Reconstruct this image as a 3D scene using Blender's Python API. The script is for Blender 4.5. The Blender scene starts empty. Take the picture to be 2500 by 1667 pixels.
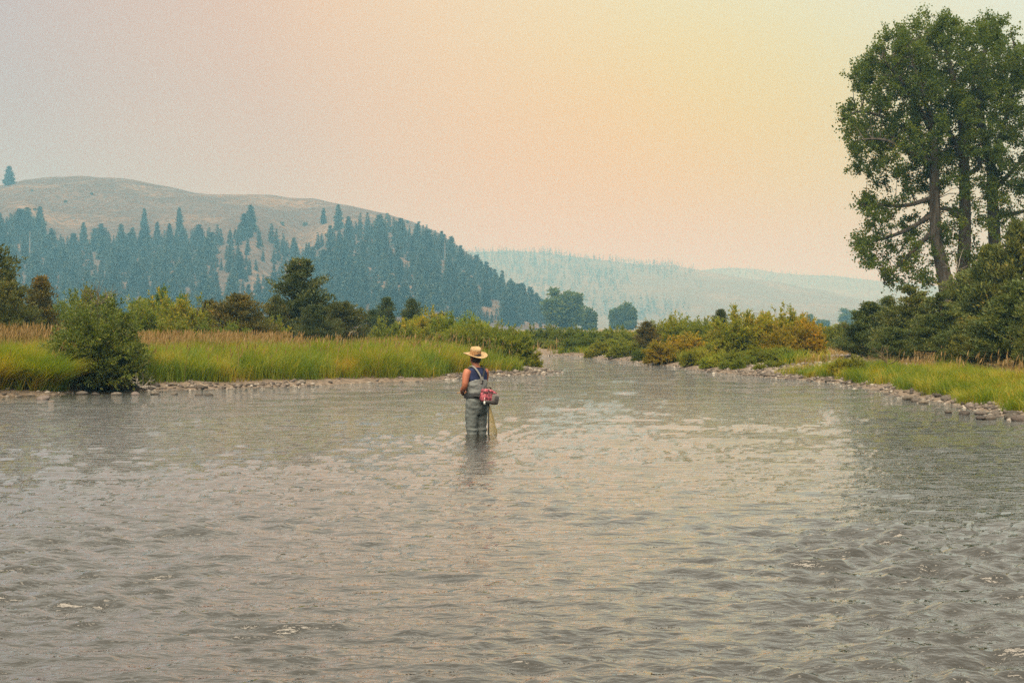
import bpy, math, random
import numpy as np
from mathutils import Vector, noise as mnoise

# ------------------------------------------------------------------ camera, sky, sun, exposure
S = bpy.context.scene
COL = S.collection
F, CZ, HY = 3472.0, 1.72, 800.0          # focal length in photo pixels, eye height over the water, horizon row
def at(px, py, D):
    return Vector(((px - 1250) / F * D, D, CZ + (HY - py) / F * D))
def xof(px, D): return (px - 1250) / F * D
def shore(px, py):
    D = F * CZ / (py - HY)
    return (xof(px, D), D)

cd = bpy.data.cameras.new('camera'); cam = bpy.data.objects.new('camera', cd); COL.objects.link(cam)
cd.sensor_width = 36; cd.lens = F / 2500 * 36; cd.shift_y = -33.5 / 2500
cd.clip_end = 30000; cd.clip_start = 0.1
cam.location = (0, 0, CZ); cam.rotation_euler = (math.pi / 2, 0, 0)
S.camera = cam

SUN_AZ, SUN_EL = math.radians(196), math.radians(58)
SUN = Vector((math.sin(SUN_AZ) * math.cos(SUN_EL), math.cos(SUN_AZ) * math.cos(SUN_EL), math.sin(SUN_EL)))
# the smoke veil is thinnest and brightest in this part of the sky, above and right of the frame
GLOW = Vector((math.sin(math.radians(19)) * math.cos(math.radians(17)), math.cos(math.radians(19)) * math.cos(math.radians(17)), math.sin(math.radians(17))))
w = bpy.data.worlds.new('World'); S.world = w; w.use_nodes = True
nt = w.node_tree; nt.nodes.clear()
def N(t, typ, **k):
    n = t.nodes.new(typ)
    for a, b in k.items(): setattr(n, a, b)
    return n
out = N(nt, 'ShaderNodeOutputWorld'); bg = N(nt, 'ShaderNodeBackground')
sky = N(nt, 'ShaderNodeTexSky', sky_type='NISHITA', sun_disc=False, sun_elevation=SUN_EL, sun_rotation=SUN_AZ)
sky.dust_density = 6; sky.air_density = 1.5
tc = N(nt, 'ShaderNodeTexCoord')
dot = N(nt, 'ShaderNodeVectorMath', operation='DOT_PRODUCT'); dot.inputs[1].default_value = GLOW
nt.links.new(tc.outputs['Generated'], dot.inputs[0])
nz = N(nt, 'ShaderNodeTexNoise'); nz.inputs['Scale'].default_value = 3.0; nz.inputs['Detail'].default_value = 4
mp = N(nt, 'ShaderNodeMapping'); mp.inputs['Scale'].default_value = (1, 1, 3.5)
nt.links.new(tc.outputs['Generated'], mp.inputs[0]); nt.links.new(mp.outputs[0], nz.inputs['Vector'])
ac = N(nt, 'ShaderNodeMath', operation='ARCCOSINE'); nt.links.new(dot.outputs['Value'], ac.inputs[0])
na = N(nt, 'ShaderNodeMath', operation='MULTIPLY_ADD'); na.inputs[1].default_value = 0.09
nt.links.new(nz.outputs['Fac'], na.inputs[0]); nt.links.new(ac.outputs[0], na.inputs[2])
dv = N(nt, 'ShaderNodeMath', operation='DIVIDE'); dv.inputs[1].default_value = math.pi
nt.links.new(na.outputs[0], dv.inputs[0])
rp = N(nt, 'ShaderNodeValToRGB'); nt.links.new(dv.outputs[0], rp.inputs[0])
# smoke veil seen against the angle from the hidden sun (degrees, linear colour)
STOPS = [(0, (0.58, 0.64, 0.58)), (8, (0.59, 0.63, 0.50)), (13, (0.62, 0.60, 0.40)), (17.5, (0.65, 0.54, 0.31)), (22, (0.66, 0.47, 0.25)),
         (26, (0.63, 0.41, 0.23)), (29.5, (0.55, 0.36, 0.25)), (38, (0.40, 0.31, 0.31)), (75, (0.42, 0.40, 0.40)), (180, (0.42, 0.42, 0.44))]
el = rp.color_ramp.elements
while len(el) > 2: el.remove(el[0])
for i, (a, c) in enumerate(STOPS):
    e = el[i] if i < 2 else el.new(min(1, (a + 2.6) / 180))
    e.position = min(1, (a + 2.6) / 180); e.color = (*c, 1)
mx = N(nt, 'ShaderNodeMix', data_type='RGBA'); mx.inputs['Factor'].default_value = 0.9
sk = N(nt, 'ShaderNodeVectorMath', operation='SCALE'); sk.inputs['Scale'].default_value = 0.10
nt.links.new(sky.outputs[0], sk.inputs[0])
# low warm smoke bank over the far valley
wd = N(nt, 'ShaderNodeVectorMath', operation='DOT_PRODUCT'); wd.inputs[1].default_value = (math.sin(math.radians(8)), math.cos(math.radians(8)), math.sin(math.radians(1.5)))
nt.links.new(tc.outputs['Generated'], wd.inputs[0])
wa = N(nt, 'ShaderNodeMath', operation='ARCCOSINE'); nt.links.new(wd.outputs['Value'], wa.inputs[0])
wm = N(nt, 'ShaderNodeMapRange'); wm.interpolation_type = 'SMOOTHSTEP'; wm.inputs[1].default_value = math.radians(3); wm.inputs[2].default_value = math.radians(18); wm.inputs[3].default_value = 1; wm.inputs[4].default_value = 0
nt.links.new(wa.outputs[0], wm.inputs[0])
wx = N(nt, 'ShaderNodeMix', data_type='RGBA', blend_type='MULTIPLY'); wx.inputs['B'].default_value = (1.16, .80, .06, 1)
nt.links.new(wm.outputs[0], wx.inputs['Factor']); nt.links.new(rp.outputs[0], wx.inputs['A'])
# higher up the veil turns to even cream white
hz_ = N(nt, 'ShaderNodeSeparateXYZ'); nt.links.new(tc.outputs['Generated'], hz_.inputs[0])
hm = N(nt, 'ShaderNodeMapRange'); hm.interpolation_type = 'SMOOTHSTEP'; hm.inputs[1].default_value = math.sin(math.radians(13)); hm.inputs[2].default_value = math.sin(math.radians(28)); nt.links.new(hz_.outputs['Z'], hm.inputs[0])
hx_ = N(nt, 'ShaderNodeMix', data_type='RGBA'); hx_.inputs['B'].default_value = (.68, .65, .55, 1)
nt.links.new(hm.outputs[0], hx_.inputs['Factor']); nt.links.new(wx.outputs['Result'], hx_.inputs['A'])
nt.links.new(sk.outputs[0], mx.inputs['A']); nt.links.new(hx_.outputs['Result'], mx.inputs['B'])
# an overcast dome: luminance grows as 1 + 0.9 sin(elevation)
sz = N(nt, 'ShaderNodeSeparateXYZ'); nt.links.new(tc.outputs['Generated'], sz.inputs[0])
ma = N(nt, 'ShaderNodeMath', operation='MULTIPLY_ADD'); ma.inputs[1].default_value = .9 / 1.126; ma.inputs[2].default_value = 1 / 1.126; nt.links.new(sz.outputs['Z'], ma.inputs[0])
mq = N(nt, 'ShaderNodeMath', operation='MAXIMUM'); mq.inputs[1].default_value = .7; nt.links.new(ma.outputs[0], mq.inputs[0])
ms_ = N(nt, 'ShaderNodeVectorMath', operation='SCALE'); nt.links.new(mx.outputs['Result'], ms_.inputs[0]); nt.links.new(mq.outputs[0], ms_.inputs['Scale'])
nt.links.new(ms_.outputs[0], bg.inputs['Color']); bg.inputs['Strength'].default_value = 1.0
nt.links.new(bg.outputs[0], out.inputs[0])

sl = bpy.data.lights.new('sun', 'SUN'); sl.energy = 4.9; sl.angle = math.radians(60); sl.color = (1.0, 0.87, 0.66)
so = bpy.data.objects.new('sun', sl); COL.objects.link(so); so.rotation_euler = SUN.to_track_quat('Z', 'Y').to_euler()
S.view_settings.view_transform = 'Standard'; S.view_settings.look = 'None'
S.view_settings.exposure = 0.36; S.view_settings.gamma = 1
cy = S.cycles
cy.max_bounces = 5; cy.diffuse_bounces = 2; cy.glossy_bounces = 2; cy.transmission_bounces = 3; cy.volume_bounces = 0; cy.transparent_max_bounces = 6
cy.use_denoising = False
cy.sample_clamp_direct = 3.0; cy.sample_clamp_indirect = 4.0; cy.caustics_reflective = False; cy.caustics_refractive = False

# ------------------------------------------------------------------ helpers
def mesh_np(name, V, faces, mat=None, smooth=False):
    V = np.asarray(V, np.float32)
    me = bpy.data.meshes.new(name)
    faces = [np.asarray(f, np.int32) for f in faces if len(f)]
    loops = np.concatenate([f.ravel() for f in faces])
    tot = np.concatenate([np.full(len(f), f.shape[1], np.int32) for f in faces])
    st = np.zeros(len(tot), np.int32); st[1:] = np.cumsum(tot)[:-1]
    me.vertices.add(len(V)); me.vertices.foreach_set('co', V.ravel())
    me.loops.add(len(loops)); me.loops.foreach_set('vertex_index', loops)
    me.polygons.add(len(tot)); me.polygons.foreach_set('loop_start', st)
    me.polygons.foreach_set('use_smooth', np.full(len(tot), smooth, bool))
    me.update(calc_edges=True)
    if mat: me.materials.append(mat)
    return me
def link(name, data, parent=None, loc=None):
    o = bpy.data.objects.new(name, data); COL.objects.link(o)
    if parent: o.parent = parent
    if loc is not None: o.location = loc
    return o
def tag(o, label=None, cat=None, group=None, kind=None):
    for k, v in (('label', label), ('category', cat), ('group', group), ('kind', kind)):
        if v: o[k] = v
    return o
def thing(name, label, cat, loc=(0, 0, 0), rz=0, group=None):
    o = link(name, None, None, loc); o.rotation_euler = (0, 0, rz)
    return tag(o, label, cat, group)
def unit(a): return a / np.maximum(np.linalg.norm(a, axis=-1, keepdims=True), 1e-9)

class Geo:
    """collects vertices and faces of several shapes into one mesh"""
    def __init__(s): s.V = []; s.Q = []; s.T = []; s.n = 0
    def add(s, V, Q=None, T=None):
        V = np.asarray(V, float)
        if Q is not None and len(Q): s.Q.append(np.asarray(Q) + s.n)
        if T is not None and len(T): s.T.append(np.asarray(T) + s.n)
        s.V.append(V); s.n += len(V)
    def tube(s, pts, rad, seg=6, cap=True, flat=None):
        P = np.asarray([tuple(p) for p in pts], float); n = len(P)
        rad = np.broadcast_to(np.asarray(rad, float), (n,))
        T = np.gradient(P, axis=0); T = unit(T)
        up = np.array([0, 0, 1.0]) if abs(T[0][2]) < .9 else np.array([0, 1.0, 0])
        a = np.linspace(0, 2 * math.pi, seg, endpoint=False); V = []
        U = unit(np.cross(up, T[0]))
        for i in range(n):
            U = unit(U - T[i] * np.dot(U, T[i])); W = np.cross(T[i], U)
            f = 1 if flat is None else flat
            V.append(P[i] + rad[i] * (np.cos(a)[:, None] * U + f * np.sin(a)[:, None] * W))
        V = np.concatenate(V); Q = []
        k = np.arange(seg); k2 = (k + 1) % seg
        for i in range(n - 1): Q.append(np.stack([i * seg + k, i * seg + k2, (i + 1) * seg + k2, (i + 1) * seg + k], 1))
        Tr = []
        if cap:
            V = np.vstack([V, P[0], P[-1]]); c0, c1 = n * seg, n * seg + 1
            Tr = np.concatenate([np.stack([np.full(seg, c0), k2, k], 1), np.stack([np.full(seg, c1), (n - 1) * seg + k, (n - 1) * seg + k2], 1)])
        s.add(V, np.concatenate(Q), Tr)
    def rings(s, R, seg=16, cap=True):
        """R: list of (cx,cy,cz,rx,ry[,tilt]) horizontal ellipses; tilt = dz per unit of y"""
        a = np.linspace(0, 2 * math.pi, seg, endpoint=False); V = []
        for r in R:
            cx, cyy, cz, rx, ry = r[:5]; tl = r[5] if len(r) > 5 else 0
            y = ry * np.sin(a)
            V.append(np.stack([cx + rx * np.cos(a), cyy + y, cz + tl * y], 1))
        n = len(R); C = [np.array([r[0], r[1], r[2]]) for r in (R[0], R[-1])]
        V = np.concatenate(V); k = np.arange(seg); k2 = (k + 1) % seg
        Q = np.concatenate([np.stack([i * seg + k, i * seg + k2, (i + 1) * seg + k2, (i + 1) * seg + k], 1) for i in range(n - 1)])
        T = []
        if cap:
            V = np.vstack([V, C[0], C[1]])
            T = np.concatenate([np.stack([np.full(seg, n * seg), k2, k], 1), np.stack([np.full(seg, n * seg + 1), (n - 1) * seg + k, (n - 1) * seg + k2], 1)])
        s.add(V, Q, T)
    def box(s, c, h, R=None):
        V = np.array([[x, y, z] for x in (-1, 1) for y in (-1, 1) for z in (-1, 1)], float) * np.asarray(h)
        if R is not None: V = V @ np.asarray(R).T
        s.add(V + np.asarray(c), [[0, 1, 3, 2], [4, 6, 7, 5], [0, 4, 5, 1], [2, 3, 7, 6], [0, 2, 6, 4], [1, 5, 7, 3]])
    def mesh(s, name, mat=None, smooth=False):
        f = []
        if s.Q: f.append(np.concatenate(s.Q))
        if s.T: f.append(np.concatenate(s.T))
        return mesh_np(name, np.concatenate(s.V), f, mat, smooth)

def leaves(P, A, L, W, rng, fold=0.25):
    """one folded diamond per leaf: P base points, A axis directions"""
    n = len(P); A = unit(A); L = np.broadcast_to(L, (n,))[:, None]; W = np.broadcast_to(W, (n,))[:, None]
    R = unit(rng.normal(size=(n, 3))); B = unit(np.cross(A, R)); C = np.cross(A, B)
    mid = P + A * L * .45
    V = np.stack([P, mid + B * W * .5 + C * W * fold, P + A * L, mid - B * W * .5 + C * W * fold], 1).reshape(-1, 3)
    return V, np.arange(4 * n).reshape(n, 4)
def blades(P, H, W, az, lean, rng, seg=2):
    """grass blades that bend over: three triangles (seg 2) or five (seg 3)"""
    n = len(P); d = np.stack([np.cos(az), np.sin(az), np.zeros(n)], 1)
    fa = rng.uniform(0, 2 * math.pi, n); side = np.stack([np.cos(fa), np.sin(fa), np.zeros(n)], 1) * (W / 2)[:, None]
    H = H[:, None]; ln = lean[:, None]; up = np.array([0, 0, 1.0])
    def c(t): return P + up * H * (t - .35 * ln * t * t) + d * H * ln * t ** 2.0
    if seg == 2:
        m = c(.55); V = np.stack([P - side, P + side, m + side * .8, m - side * .8, c(1.0)], 1).reshape(-1, 3)
        b = (np.arange(n) * 5)[:, None]
        return V, b + np.array([[0, 1, 2, 3]]), b + np.array([[3, 2, 4]])
    m1, m2 = c(.4), c(.75)
    V = np.stack([P - side, P + side, m1 + side * .9, m1 - side * .9, m2 + side * .6, m2 - side * .6, c(1.0)], 1).reshape(-1, 3)
    b = (np.arange(n) * 7)[:, None]
    return V, np.concatenate([b + np.array([[0, 1, 2, 3]]), b + np.array([[3, 2, 4, 5]])]), b + np.array([[5, 4, 6]])

# ------------------------------------------------------------------ materials
def mat_new(name):
    m = bpy.data.materials.new(name); m.use_nodes = True; t = m.node_tree
    b = t.nodes['Principled BSDF']; return m, t, b
def ramp(t, stops):
    r = N(t, 'ShaderNodeValToRGB'); e = r.color_ramp.elements
    while len(e) > 2: e.remove(e[0])
    for i, (p, c) in enumerate(stops):
        k = e[i] if i < 2 else e.new(p)
        k.position = p; k.color = (*c, 1)
    return r
def mat_leaf(name, stops, trans=0.35, patch=0.0, pscale=1.0, rough=.55):
    """leaf: colour varies leaf by leaf, with large soft patches; light passes through"""
    m, t, b = mat_new(name)
    geo = N(t, 'ShaderNodeNewGeometry'); oi = N(t, 'ShaderNodeObjectInfo')
    r = ramp(t, stops)
    if patch:
        nz = N(t, 'ShaderNodeTexNoise'); nz.inputs['Scale'].default_value = pscale; nz.inputs['Detail'].default_value = 3
        t.links.new(geo.outputs['Position'], nz.inputs['Vector'])
        mr = N(t, 'ShaderNodeMapRange'); mr.inputs[1].default_value = .32; mr.inputs[2].default_value = .68
        t.links.new(nz.outputs['Fac'], mr.inputs[0])
        mm = N(t, 'ShaderNodeMix'); mm.inputs['Factor'].default_value = patch
        t.links.new(geo.outputs['Random Per Island'], mm.inputs['A']); t.links.new(mr.outputs[0], mm.inputs['B'])
        t.links.new(mm.outputs['Result'], r.inputs[0])
    else: t.links.new(geo.outputs['Random Per Island'], r.inputs[0])
    mu = N(t, 'ShaderNodeMix', data_type='RGBA', blend_type='MULTIPLY'); mu.inputs['Factor'].default_value = 1
    t.links.new(r.outputs[0], mu.inputs['A']); t.links.new(oi.outputs['Color'], mu.inputs['B'])
    t.links.new(mu.outputs['Result'], b.inputs['Base Color'])
    b.inputs['Roughness'].default_value = rough; b.inputs['Specular IOR Level'].default_value = .25
    tr = N(t, 'ShaderNodeBsdfTranslucent'); ms = N(t, 'ShaderNodeMixShader'); ms.inputs[0].default_value = trans
    br = N(t, 'ShaderNodeMix', data_type='RGBA', blend_type='MULTIPLY'); br.inputs['Factor'].default_value = 1
    br.inputs['B'].default_value = (1.5, 1.45, .7, 1)
    t.links.new(mu.outputs['Result'], br.inputs['A']); t.links.new(br.outputs['Result'], tr.inputs[0])
    t.links.new(b.outputs[0], ms.inputs[1]); t.links.new(tr.outputs[0], ms.inputs[2])
    t.links.new(ms.outputs[0], t.nodes['Material Output'].inputs[0])
    return m
def mat_noise(name, stops, scale=5, rough=.8, bump=0, detail=5, spec=.3, stretch=None, obj=False):
    m, t, b = mat_new(name)
    nz = N(t, 'ShaderNodeTexNoise'); nz.inputs['Scale'].default_value = scale; nz.inputs['Detail'].default_value = detail
    tcn = N(t, 'ShaderNodeTexCoord'); mpn = N(t, 'ShaderNodeMapping')
    if stretch: mpn.inputs['Scale'].default_value = stretch
    t.links.new(tcn.outputs['Object'], mpn.inputs[0]); t.links.new(mpn.outputs[0], nz.inputs['Vector'])
    r = ramp(t, stops); t.links.new(nz.outputs['Fac'], r.inputs[0])
    src = r.outputs[0]
    if obj:
        oi = N(t, 'ShaderNodeObjectInfo'); mu = N(t, 'ShaderNodeMix', data_type='RGBA', blend_type='MULTIPLY'); mu.inputs['Factor'].default_value = 1
        t.links.new(src, mu.inputs['A']); t.links.new(oi.outputs['Color'], mu.inputs['B']); src = mu.outputs['Result']
    t.links.new(src, b.inputs['Base Color'])
    b.inputs['Roughness'].default_value = rough; b.inputs['Specular IOR Level'].default_value = spec
    if bump:
        bp = N(t, 'ShaderNodeBump'); bp.inputs['Strength'].default_value = 1; bp.inputs['Distance'].default_value = bump
        t.links.new(nz.outputs['Fac'], bp.inputs['Height']); t.links.new(bp.outputs[0], b.inputs['Normal'])
    return m

M = {}
M['bark'] = mat_noise('cottonwood_bark', [(.3, (.03, .026, .022)), (.7, (.11, .095, .08))], 6, .9, .03, stretch=(1, 1, .25))
M['jbark'] = mat_noise('juniper_bark', [(.3, (.04, .03, .022)), (.7, (.13, .10, .075))], 9, .9, .02, stretch=(1, 1, .3))
M['dead'] = mat_noise('dead_wood', [(.3, (.16, .14, .12)), (.7, (.36, .33, .29))], 9, .9)
M['twig'] = mat_noise('willow_bark', [(.3, (.06, .045, .02)), (.7, (.16, .12, .06))], 9, .8)
M['cotton'] = mat_leaf('cottonwood_leaf', [(0, (0.051, 0.083, 0.012)), (.55, (0.086, 0.127, 0.016)), (.9, (0.146, 0.174, 0.023)), (1, (0.256, 0.214, 0.023))], .48, .35, .8)
M['willow'] = mat_leaf('willow_leaf', [(0, (0.072, 0.112, 0.019)), (.45, (0.138, 0.164, 0.024)), (.8, (0.232, 0.216, 0.030)), (1, (0.392, 0.262, 0.034))], .38, .35, .7)
M['near_willow'] = mat_leaf('near_willow_leaf', [(0, (0.041, 0.069, 0.014)), (.5, (0.086, 0.122, 0.019)), (.85, (0.150, 0.168, 0.030)), (1, (0.277, 0.253, 0.067))], .3, .3, 1.1, .35)
M['juniper'] = mat_leaf('juniper_sprays', [(0, (0.035, 0.052, 0.015)), (.5, (0.066, 0.086, 0.022)), (.85, (0.112, 0.115, 0.025)), (1, (0.186, 0.115, 0.030))], .22, .45, .8)
M['fir'] = mat_leaf('fir_needles', [(0, (0.017, 0.031, 0.020)), (.6, (0.031, 0.048, 0.026)), (1, (0.058, 0.069, 0.035))], .12)
M['grass'] = mat_leaf('bank_grass', [(0, (0.058, 0.113, 0.007)), (.35, (0.117, 0.179, 0.012)), (.6, (0.215, 0.235, 0.017)), (.8, (0.332, 0.264, 0.029)), (1, (0.351, 0.179, 0.029))], .42, .6, .9)
M['dry'] = mat_leaf('dry_grass', [(0, (0.170, 0.120, 0.045)), (.5, (0.281, 0.192, 0.083)), (1, (0.391, 0.272, 0.135))], .35, .4, .4)
M['stone'] = mat_noise('river_stone', [(.25, (.07, .06, .053)), (.55, (.13, .113, .098)), (.8, (.24, .21, .185))], 3.0, .75, .01, obj=True)
M['wood'] = mat_noise('pole_wood', [(.3, (.07, .055, .045)), (.7, (.14, .12, .10))], 3, .9)
M['wire'] = mat_noise('wire', [(.3, (.05, .05, .05)), (.7, (.08, .08, .08))], 3, .6)

# ------------------------------------------------------------------ river outline and ground
def smooth_line(pts, n=6):
    P = np.array(pts, float); out_ = []
    for i in range(len(P) - 1):
        p0 = P[max(i - 1, 0)]; p1, p2 = P[i], P[i + 1]; p3 = P[min(i + 2, len(P) - 1)]
        for t in np.linspace(0, 1, n, endpoint=False):
            out_.append(.5 * ((2 * p1) + (-p0 + p2) * t + (2 * p0 - 5 * p1 + 4 * p2 - p3) * t * t + (-p0 + 3 * p1 - 3 * p2 + p3) * t ** 3))
    out_.append(P[-1]); return np.array(out_)
LEFT = smooth_line([(-34, -80), (-32, -10), (-27, 20), (-19, 31), shore(0, 966), shore(130, 964), shore(230, 953), shore(350, 953), shore(480, 951), shore(620, 946),
                    shore(760, 941), shore(900, 934), shore(1010, 931), shore(1100, 925), shore(1190, 918), shore(1270, 915), shore(1335, 910), (1.15, 58.5), (.9, 62), (.2, 68), (-3, 74), (-12, 80), (-60, 92), (-260, 130)])
RIGHT = smooth_line([(-260, 150), (-60, 108), (-12, 95), (-2, 90.5), shore(1320, 867.5), shore(1400, 869), shore(1470, 875), shore(1545, 883), shore(1640, 894), shore(1720, 905),
                     shore(1800, 914), shore(1880, 921), shore(1960, 926), shore(2060, 937), shore(2150, 953), shore(2240, 972), shore(2340, 990), shore(2430, 1006), shore(2520, 1026), (10.0, 22), (11, 14), (13, 0), (15, -80)])
RIV = np.vstack([LEFT, RIGHT])
def river_sd(x, y):
    """signed distance to the shoreline, negative over the river"""
    x = np.asarray(x, float).ravel(); y = np.asarray(y, float).ravel()
    d2 = np.full(x.shape, 1e18); ins = np.zeros(x.shape, bool)
    A = RIV; B = np.roll(RIV, -1, 0)
    for (ax, ay), (bx, by) in zip(A, B):
        ex, ey = bx - ax, by - ay; wx, wy = x - ax, y - ay
        t = np.clip((wx * ex + wy * ey) / (ex * ex + ey * ey + 1e-12), 0, 1)
        d2 = np.minimum(d2, (wx - t * ex) ** 2 + (wy - t * ey) ** 2)
        if ay != by:
            c = ((ay > y) != (by > y)) & (x < ex * (y - ay) / (by - ay) + ax); ins ^= c
    return np.where(ins, -1, 1) * np.sqrt(d2)
SDX, SDY = np.arange(-75, 75.01, .25), np.arange(-12, 200.01, .25); _sx, _sy = np.meshgrid(SDX, SDY); SDG = river_sd(_sx, _sy).reshape(_sx.shape)
river_sd_exact = river_sd
def river_sd(x, y):
    x = np.asarray(x, float).ravel(); y = np.asarray(y, float).ravel()
    if len(x) and (x.min() < -74 or x.max() > 74 or y.min() < -11 or y.max() > 199): return river_sd_exact(x, y)
    u = (x + 75) / .25; v = (y + 12) / .25; i = u.astype(int); j = v.astype(int); fu, fv = u - i, v - j
    return (SDG[j, i] * (1 - fu) + SDG[j, i + 1] * fu) * (1 - fv) + (SDG[j + 1, i] * (1 - fu) + SDG[j + 1, i + 1] * fu) * fv
_VN = {}
def vnoise(x, y, s, seed=0):
    """smooth value noise in numpy"""
    if seed not in _VN: _VN[seed] = np.random.RandomState(seed).rand(256, 256)
    G = _VN[seed]
    u, v = np.asarray(x) / s, np.asarray(y) / s; i, j = np.floor(u).astype(int), np.floor(v).astype(int); fu, fv = u - i, v - j
    fu = fu * fu * (3 - 2 * fu); fv = fv * fv * (3 - 2 * fv)
    g = lambda a, b: G[a % 256, b % 256]
    return (g(i, j) * (1 - fu) + g(i + 1, j) * fu) * (1 - fv) + (g(i, j + 1) * (1 - fu) + g(i + 1, j + 1) * fu) * fv
def ground_z(x, y, sd=None):
    x = np.asarray(x, float).ravel(); y = np.asarray(y, float).ravel()
    s = river_sd(x, y) if sd is None else sd
    s = s + (vnoise(x, y, 1.3, 3) - .5) * .5
    zo = .02 + .33 * (1 - np.exp(-np.maximum(s, 0) / 1.6)) + .33 * (1 - np.exp(-np.maximum(s, 0) / 14)) + (vnoise(x, y, 2.2, 5) - .5) * .12 * np.clip(s / 2, 0, 1)
    zi = np.maximum(-.38, s * .22)
    return np.where(s > 0, zo, zi)
def axis(fine0, fine1, step, far0, far1, grow=1.18):
    a = list(np.arange(fine0, fine1, step)); d = step
    while a[-1] < far1: d *= grow; a.append(a[-1] + d)
    d = step; lo = [fine0]
    while lo[-1] > far0: d *= grow; lo.append(lo[-1] - d)
    return np.array(lo[:0:-1] + a)
gx = axis(-28, 24, .36, -8000, 8000); gy = axis(18, 100, .36, -1200, 9000)
X, Y = np.meshgrid(gx, gy); nx, ny = len(gx), len(gy)
Z = ground_z(X, Y)
def grid_faces(nx, ny):
    i = np.arange(nx - 1); j = np.arange(ny - 1); I, J = np.meshgrid(i, j)
    a = (J * nx + I).ravel(); return np.stack([a, a + 1, a + nx + 1, a + nx], 1)
m, t, b = mat_new('ground_soil')
geo = N(t, 'ShaderNodeNewGeometry'); sx = N(t, 'ShaderNodeSeparateXYZ'); t.links.new(geo.outputs['Position'], sx.inputs[0])
n1 = N(t, 'ShaderNodeTexNoise'); n1.inputs['Scale'].default_value = 7; n1.inputs['Detail'].default_value = 8; t.links.new(geo.outputs['Position'], n1.inputs['Vector'])
n2 = N(t, 'ShaderNodeTexNoise'); n2.inputs['Scale'].default_value = .35; n2.inputs['Detail'].default_value = 4; t.links.new(geo.outputs['Position'], n2.inputs['Vector'])
r1 = ramp(t, [(.3, (.06, .045, .033)), (.55, (.15, .115, .085)), (.75, (.25, .20, .15))]); t.links.new(n1.outputs['Fac'], r1.inputs[0])
r2 = ramp(t, [(.35, (.09, .085, .03)), (.65, (.24, .18, .085))]); t.links.new(n2.outputs['Fac'], r2.inputs[0])
mr = N(t, 'ShaderNodeMapRange'); mr.inputs[1].default_value = .25; mr.inputs[2].default_value = .55; t.links.new(sx.outputs['Z'], mr.inputs[0])
mm = N(t, 'ShaderNodeMix', data_type='RGBA'); t.links.new(mr.outputs[0], mm.inputs['Factor']); t.links.new(r1.outputs[0], mm.inputs['A']); t.links.new(r2.outputs[0], mm.inputs['B'])
t.links.new(mm.outputs['Result'], b.inputs['Base Color']); b.inputs['Roughness'].default_value = .9
bp = N(t, 'ShaderNodeBump'); bp.inputs['Distance'].default_value = .04; t.links.new(n1.outputs['Fac'], bp.inputs['Height']); t.links.new(bp.outputs[0], b.inputs['Normal'])
M['ground'] = m
ground = link('ground', mesh_np('ground', np.stack([X.ravel(), Y.ravel(), Z], 1), [grid_faces(nx, ny)], M['ground'], True))
tag(ground, kind='structure')

# ------------------------------------------------------------------ water with real waves
def wave_tile(n, size, lmin, lmax, p, spread, seed):
    rs = np.random.RandomState(seed); k = np.fft.fftfreq(n, size / n) * 2 * math.pi
    KX, KY = np.meshgrid(k, k); K = np.hypot(KX, KY) + 1e-9
    A = K ** (-p) * np.exp(-(2 * math.pi / K / lmax) ** 2) * np.exp(-(K * lmin / 2 / math.pi) ** 2)
    A *= spread + (1 - spread) * (np.abs(KY) / K) ** 2
    h = np.fft.ifft2(A * (rs.normal(size=(n, n)) + 1j * rs.normal(size=(n, n)))).real
    sl_ = np.sqrt(np.mean((np.diff(h, axis=0) / (size / n)) ** 2)); return h / sl_      # unit rms slope along y
def tile_sample(T, size, x, y):
    n = T.shape[0]; u = (x / size * n) % n; v = (y / size * n) % n
    i = np.floor(u).astype(int); j = np.floor(v).astype(int); fu, fv = u - i, v - j; i2, j2 = (i + 1) % n, (j + 1) % n; i %= n; j %= n
    return (T[j, i] * (1 - fu) + T[j, i2] * fu) * (1 - fv) + (T[j2, i] * (1 - fu) + T[j2, i2] * fu) * fv
T1 = wave_tile(1024, 17.0, .17, .6, 1.6, .08, 23); T2 = wave_tile(1024, 6.1, .04, .35, 1.7, .4, 2); T3 = wave_tile(512, 41.0, .8, 5, 1.6, .5, 4)
wy = [4.2]
while wy[-1] < 150: wy.append(wy[-1] + max(.018, wy[-1] ** 2 / 2446 * .85))
wy = np.array(list(np.linspace(-80, 3.8, 30)) + wy); wt = np.linspace(-1, 1, 560)
WY, WT = np.meshgrid(wy, wt, indexing='ij'); HWID = np.where(WY < 4.2, 45, np.where(WY < 90, .40 * WY + 2.2, (.40 * WY + 2.2) * (1 + (WY - 90) * .07)))
WX = WT * HWID
rough = .30 + 1.1 * np.clip(vnoise(WX * .5, WY, 2.2, 8) * 1.5 - .35, 0, 1) * (.4 + vnoise(WX * .6, WY, .8, 10)) + .6 * np.exp(-((WX - 4.5) / 3) ** 2) * np.exp(-((WY - 9) / 4) ** 2)
rough = np.minimum(rough, 1.05)
a = WX * .966 + WY * .259; b_ = -WX * .259 + WY * .966
wh = tile_sample(T1, 17.0, WX, WY) * .30 * rough * np.clip(12 / np.maximum(WY, 1), 0, 1) ** 2 + tile_sample(T2, 6.1, a, b_) * .21 * rough * np.clip((12 + 9 * (vnoise(WX, WY, 2.7, 12) - .5)) / np.maximum(WY, 1), 0, 1) ** 2 + tile_sample(T3, 41.0, WX, WY) * np.clip(WY / 900, .008, .014)
wh = wh + 1.2 * np.maximum(wh, 0) ** 2 * np.clip(14 / np.maximum(WY, 1), 0, 1)
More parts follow.
